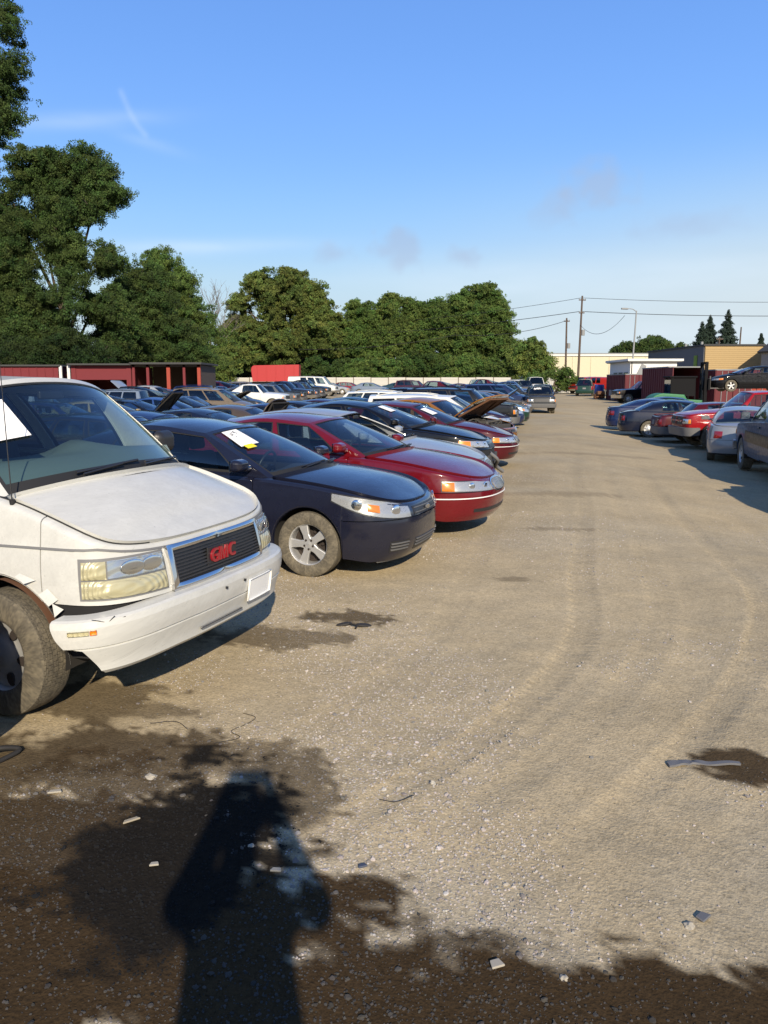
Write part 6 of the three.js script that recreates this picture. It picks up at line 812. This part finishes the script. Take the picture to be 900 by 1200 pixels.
car('pickup', 'black', 19.0, 69, 178, { q: 2, label: 'black pickup truck nosing left below the white office' }); car('sport', 'charcoal', 21.5, 73.5, 180, { q: 2, label: 'charcoal sedan behind the black pickup by the office' }); car('hatch', 'black', 24.2, 66, 176, { q: 2, label: 'black hatchback right of the black pickup truck', trunkUp: 0 });
{ const L = SPEC.minivan.xF - SPEC.minivan.xR, a = -74 * Math.PI / 180; car('minivan', '#14352c', 21.3 + Math.cos(a) * L, 89 - Math.sin(a) * L, -74, { q: 1, label: 'dark green minivan seen from behind at the end of the lane', name: 'minivan' }); }
car('cargo', '#8f1d10', 23.4, 104, 150, { q: 2, label: 'orange red van beyond the green minivan', name: 'cargo_van' });
car('minivan', 'white', 18.6, 104.5, 60, { q: 2, label: 'white minivan beside the low bush at the lane end' });
// --- neighbour of the white van, all but outside the picture
car('saloon', 'bronze', -1.96, 3.1, 22, { q: 1, label: 'bronze sedan beside the white van, its bumper corner at the left edge' });
// --- torn red bumper cover lying by the black sedan
{ const d = buildCar(SPEC.compact, 1), g = d.L.find(e => e.n === 'front_bumper').g.clone(); const o = top('bumper_cover', g, paint('#8a1020')); tag(o, 'torn red bumper cover lying under the black sedan nose', 'bumper'); o.scale.set(.5, .62, .5); o.position.set(.78, groundY(2, 14) + .1, -14.0); o.rotation.set(.1, -.5, -.12); }
// --- forklift with a car on its forks
{
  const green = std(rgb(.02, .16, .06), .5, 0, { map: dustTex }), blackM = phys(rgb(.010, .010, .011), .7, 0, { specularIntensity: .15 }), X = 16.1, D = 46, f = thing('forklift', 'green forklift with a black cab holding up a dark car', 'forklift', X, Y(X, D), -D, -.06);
  part('body', (() => { const s = new THREE.Shape(); s.moveTo(-1.5, .45); s.lineTo(1.1, .45); s.lineTo(1.15, 1.05); s.lineTo(.35, 1.1); s.lineTo(.2, 1.35); s.lineTo(-.9, 1.42); s.quadraticCurveTo(-1.5, 1.35, -1.55, .9); s.closePath(); const g = new THREE.ExtrudeGeometry(s, { depth: 1.3, bevelEnabled: true, bevelSize: .06, bevelThickness: .06, bevelSegments: 2 }); g.translate(0, 0, -.65); return g; })(), green, f);
  part('cab_roof', rbox(1.5, .1, 1.35, .04, .15, 2.35, 0), blackM, f); for (const [x, z] of [[-.5, -.6], [-.5, .6], [.8, -.6], [.8, .6]]) part('cab_pillar', bar([x, 1.1, z], [x * .9 + .05, 2.32, z], .05), blackM, f); part('cab_back', box(.03, .8, 1.2, -.5, 1.8, 0), M.tint, f); part('seat', merge([rbox(.5, .12, .5, .04, 0, 1.2, 0), rbox(.12, .6, .5, .04, -.25, 1.5, 0)]), blackM, f); part('dark_cab_sheet', merge([box(1.3, .95, .04, .15, 1.8, .62), box(1.3, .95, .04, .15, 1.8, -.62), box(.04, .9, 1.2, -.48, 1.8, 0)]), blackM, f);  // opaque black sheets added so the see-through cab looks dark inside
  for (const z of [-.38, .38]) part('mast_rail', box(.16, 3.0, .12, 1.42, 1.65, z), blackM, f); for (const y of [.6, 1.7, 2.5, 3.1]) part('mast_cross', box(.12, .12, .9, 1.42, y, 0), blackM, f); part('lift_cylinder', cyl(.06, .06, 2.5, 10, 1.36, 1.6, 0), M.steel, f); part('carriage', box(.1, .6, 1.2, 1.55, 1.95, 0), blackM, f); for (const z of [-.42, .42]) part('fork', merge([box(2.6, .06, .14, 2.9, 1.75, z), box(.06, .7, .14, 1.62, 2.05, z)]), M.steel, f);
  for (const [x, R] of [[-1.0, .36], [.95, .46]]) for (const z of [-1, 1]) { const w = new THREE.Group(); w.name = 'wheel'; w.position.set(x, R, z * .72); f.add(w); part('tyre', (() => { const g = new THREE.TorusGeometry(R * .74, R * .26, 10, 22); g.scale(1, 1, 1.1); return g; })(), M.tyre, w); part('rim', cyl(R * .5, R * .5, .16, 14, 0, 0, 0, 'z'), WALL.white, w); }
  const t = new TextGeometry('JCB', { font, size: .30, depth: .015, curveSegments: 3 }); t.translate(-1.2, .78, .73); part('lettering', t, M.white, f); const t2 = new TextGeometry('JCB', { font, size: .15, depth: .015, curveSegments: 3 }); t2.translate(.55, .75, .73); part('lettering', t2, M.white, f);
  car('sport', '#090a0e', X + 1.75, D + .1, 184, { q: 1, paintOpt: { rough: .8, coat: .25 }, y: Y(X, D) + 1.56, label: 'dark sedan held up in the air on the forklift forks' });
}
// ------------------------------------------------------------------ the photographer, whose shadow falls into the picture
{
  const bones = [], B = (a, b, r0, r1) => bones.push([a, b, r0, r1]);
  const cx = .02, z0 = .36;
  for (const k of [-1, 1]) { B([cx + k * .055, .92, z0], [cx + k * .05, 1.2, z0 - .01], .135, .125); B([cx + k * .05, 1.2, z0 - .01], [cx + k * .06, 1.44, z0 - .01], .125, .115); } B([cx - .12, 1.50, z0], [cx + .12, 1.50, z0], .09, .09); B([cx, 1.5, z0], [cx, 1.66, z0 - .03], .075, .065);
  B([cx, 1.77, z0 - .04], [cx, 1.71, z0 - .07], .098, .07); B([cx, 1.80, z0 - .02], [cx, 1.77, z0 - .05], .095, .095);
  B([cx, 1.755, z0 - .13], [cx, 1.73, z0 - .155], .012, .017); for (const s of [-1, 1]) { B([cx + s * .098, 1.77, z0 - .03], [cx + s * .1, 1.74, z0 - .03], .02, .014); }
  for (const s of [-1, 1]) { B([cx + s * .09, .98, z0], [cx + s * .12, .52, z0 - .02], .095, .062); B([cx + s * .12, .52, z0 - .02], [cx + s * .13, .10, z0 + .02], .062, .042); B([cx + s * .13, .05, z0 + .05], [cx + s * .15, .045, z0 - .17], .045, .04);
    const sh = [cx + s * .165, 1.50, z0], el = [cx + s * .225, 1.40, z0 - .19], wr = [cx + s * .10, 1.69, z0 - .285]; B(sh, el, .075, .062); B(el, wr, .062, .042); B(wr, [cx + s * .088, 1.765, z0 - .305], .032, .03);
    for (let i = 0; i < 4; i++) { const y = 1.755 + i * .021, x1 = cx + s * .092; B([x1, y, z0 - .30], [x1 - s * .004, y + .006, z0 - .345 + .012], .0095, .009); B([x1 - s * .004, y + .006, z0 - .333], [x1 - s * .03, y + .008, z0 - .339], .009, .008); } B([cx + s * .092, 1.765, z0 - .29], [cx + s * .06, 1.80, z0 - .285], .011, .009); }
  const sdf = (x, y, z) => { let d = 9; for (const [a, b, r0, r1] of bones) { const bx = b[0] - a[0], by = b[1] - a[1], bz = b[2] - a[2], px = x - a[0], py = y - a[1], pz = z - a[2], t = clamp((px * bx + py * by + pz * bz) / (bx * bx + by * by + bz * bz + 1e-9)), e = Math.hypot(px - bx * t, py - by * t, pz - bz * t) - lerp(r0, r1, t), k = Math.min(.035, r0 * .5), h = clamp(.5 + .5 * (d - e) / k); d = lerp(d, e, h) - k * h * (1 - h); } return d; };
  const mesh = (cx0, cy0, cz0, half, res) => { const mc = new MarchingCubes(res, new THREE.MeshBasicMaterial(), false, false, 200000); mc.isolation = 0; for (let k = 0; k < res; k++) for (let j = 0; j < res; j++) for (let i = 0; i < res; i++) { const h = res / 2, x = cx0 + (i - h) / h * half, y = cy0 + (j - h) / h * half, z = cz0 + (k - h) / h * half; mc.field[k * res * res + j * res + i] = -sdf(x, y, z); } mc.update(); const n = mc.count, g = new THREE.BufferGeometry(), p = new Float32Array(mc.positionArray.slice(0, n * 3)), nn = new Float32Array(mc.normalArray.slice(0, n * 3)); for (let i = 0; i < n; i++) { p[i * 3] = cx0 + p[i * 3] * half; p[i * 3 + 1] = cy0 + p[i * 3 + 1] * half; p[i * 3 + 2] = cz0 + p[i * 3 + 2] * half; } g.setAttribute('position', new THREE.BufferAttribute(p, 3)); g.setAttribute('normal', new THREE.BufferAttribute(nn, 3)); return g; };
  const g = mesh(cx, .92, z0 - .05, 1.0, 150), person = thing('person', 'person in dark clothes with raised arms casting the foreground shadow', 'person');
  const col = new Float32Array(g.attributes.position.count * 3); for (let i = 0; i < g.attributes.position.count; i++) { const y = g.attributes.position.getY(i), z = g.attributes.position.getZ(i), x = g.attributes.position.getX(i), skin = y > 1.63 && (Math.abs(x - cx) < .13) || (z < z0 - .2 && y > 1.62); col.set(skin ? [.38, .24, .17] : y < .09 ? [.03, .03, .03] : y < 1.0 ? [.03, .04, .07] : [.05, .05, .055], i * 3); } g.setAttribute('color', new THREE.BufferAttribute(col, 3));
  part('body', g, std(rgb(1, 1, 1), .9, 0, { vertexColors: true }), person);
  const hair = new THREE.SphereGeometry(.108, 20, 14, 0, 6.283, 0, 1.75); hair.rotateX(.35); hair.translate(cx, 1.805, z0 - .03); part('hair', hair, std(rgb(.03, .02, .015), .9), person);
  for (const s of [-1, 1]) { part('eye', new THREE.SphereGeometry(.013, 10, 8).translate(cx + s * .034, 1.77, z0 - .128), M.white, person); } part('mouth', rbox(.045, .01, .01, .004, cx, 1.695, z0 - .142), std(rgb(.25, .09, .08), .8), person);
  const ph = thing('phone', 'dark phone held up in both hands of the photographer', 'phone'); part('case', rbox(.15, .078, .010, .004, cx, 1.80, .042), M.trim, ph); part('screen', box(.14, .07, .002, cx, 1.80, .0485), WALL.pane, ph);
}
renderer.render(scene, camera);
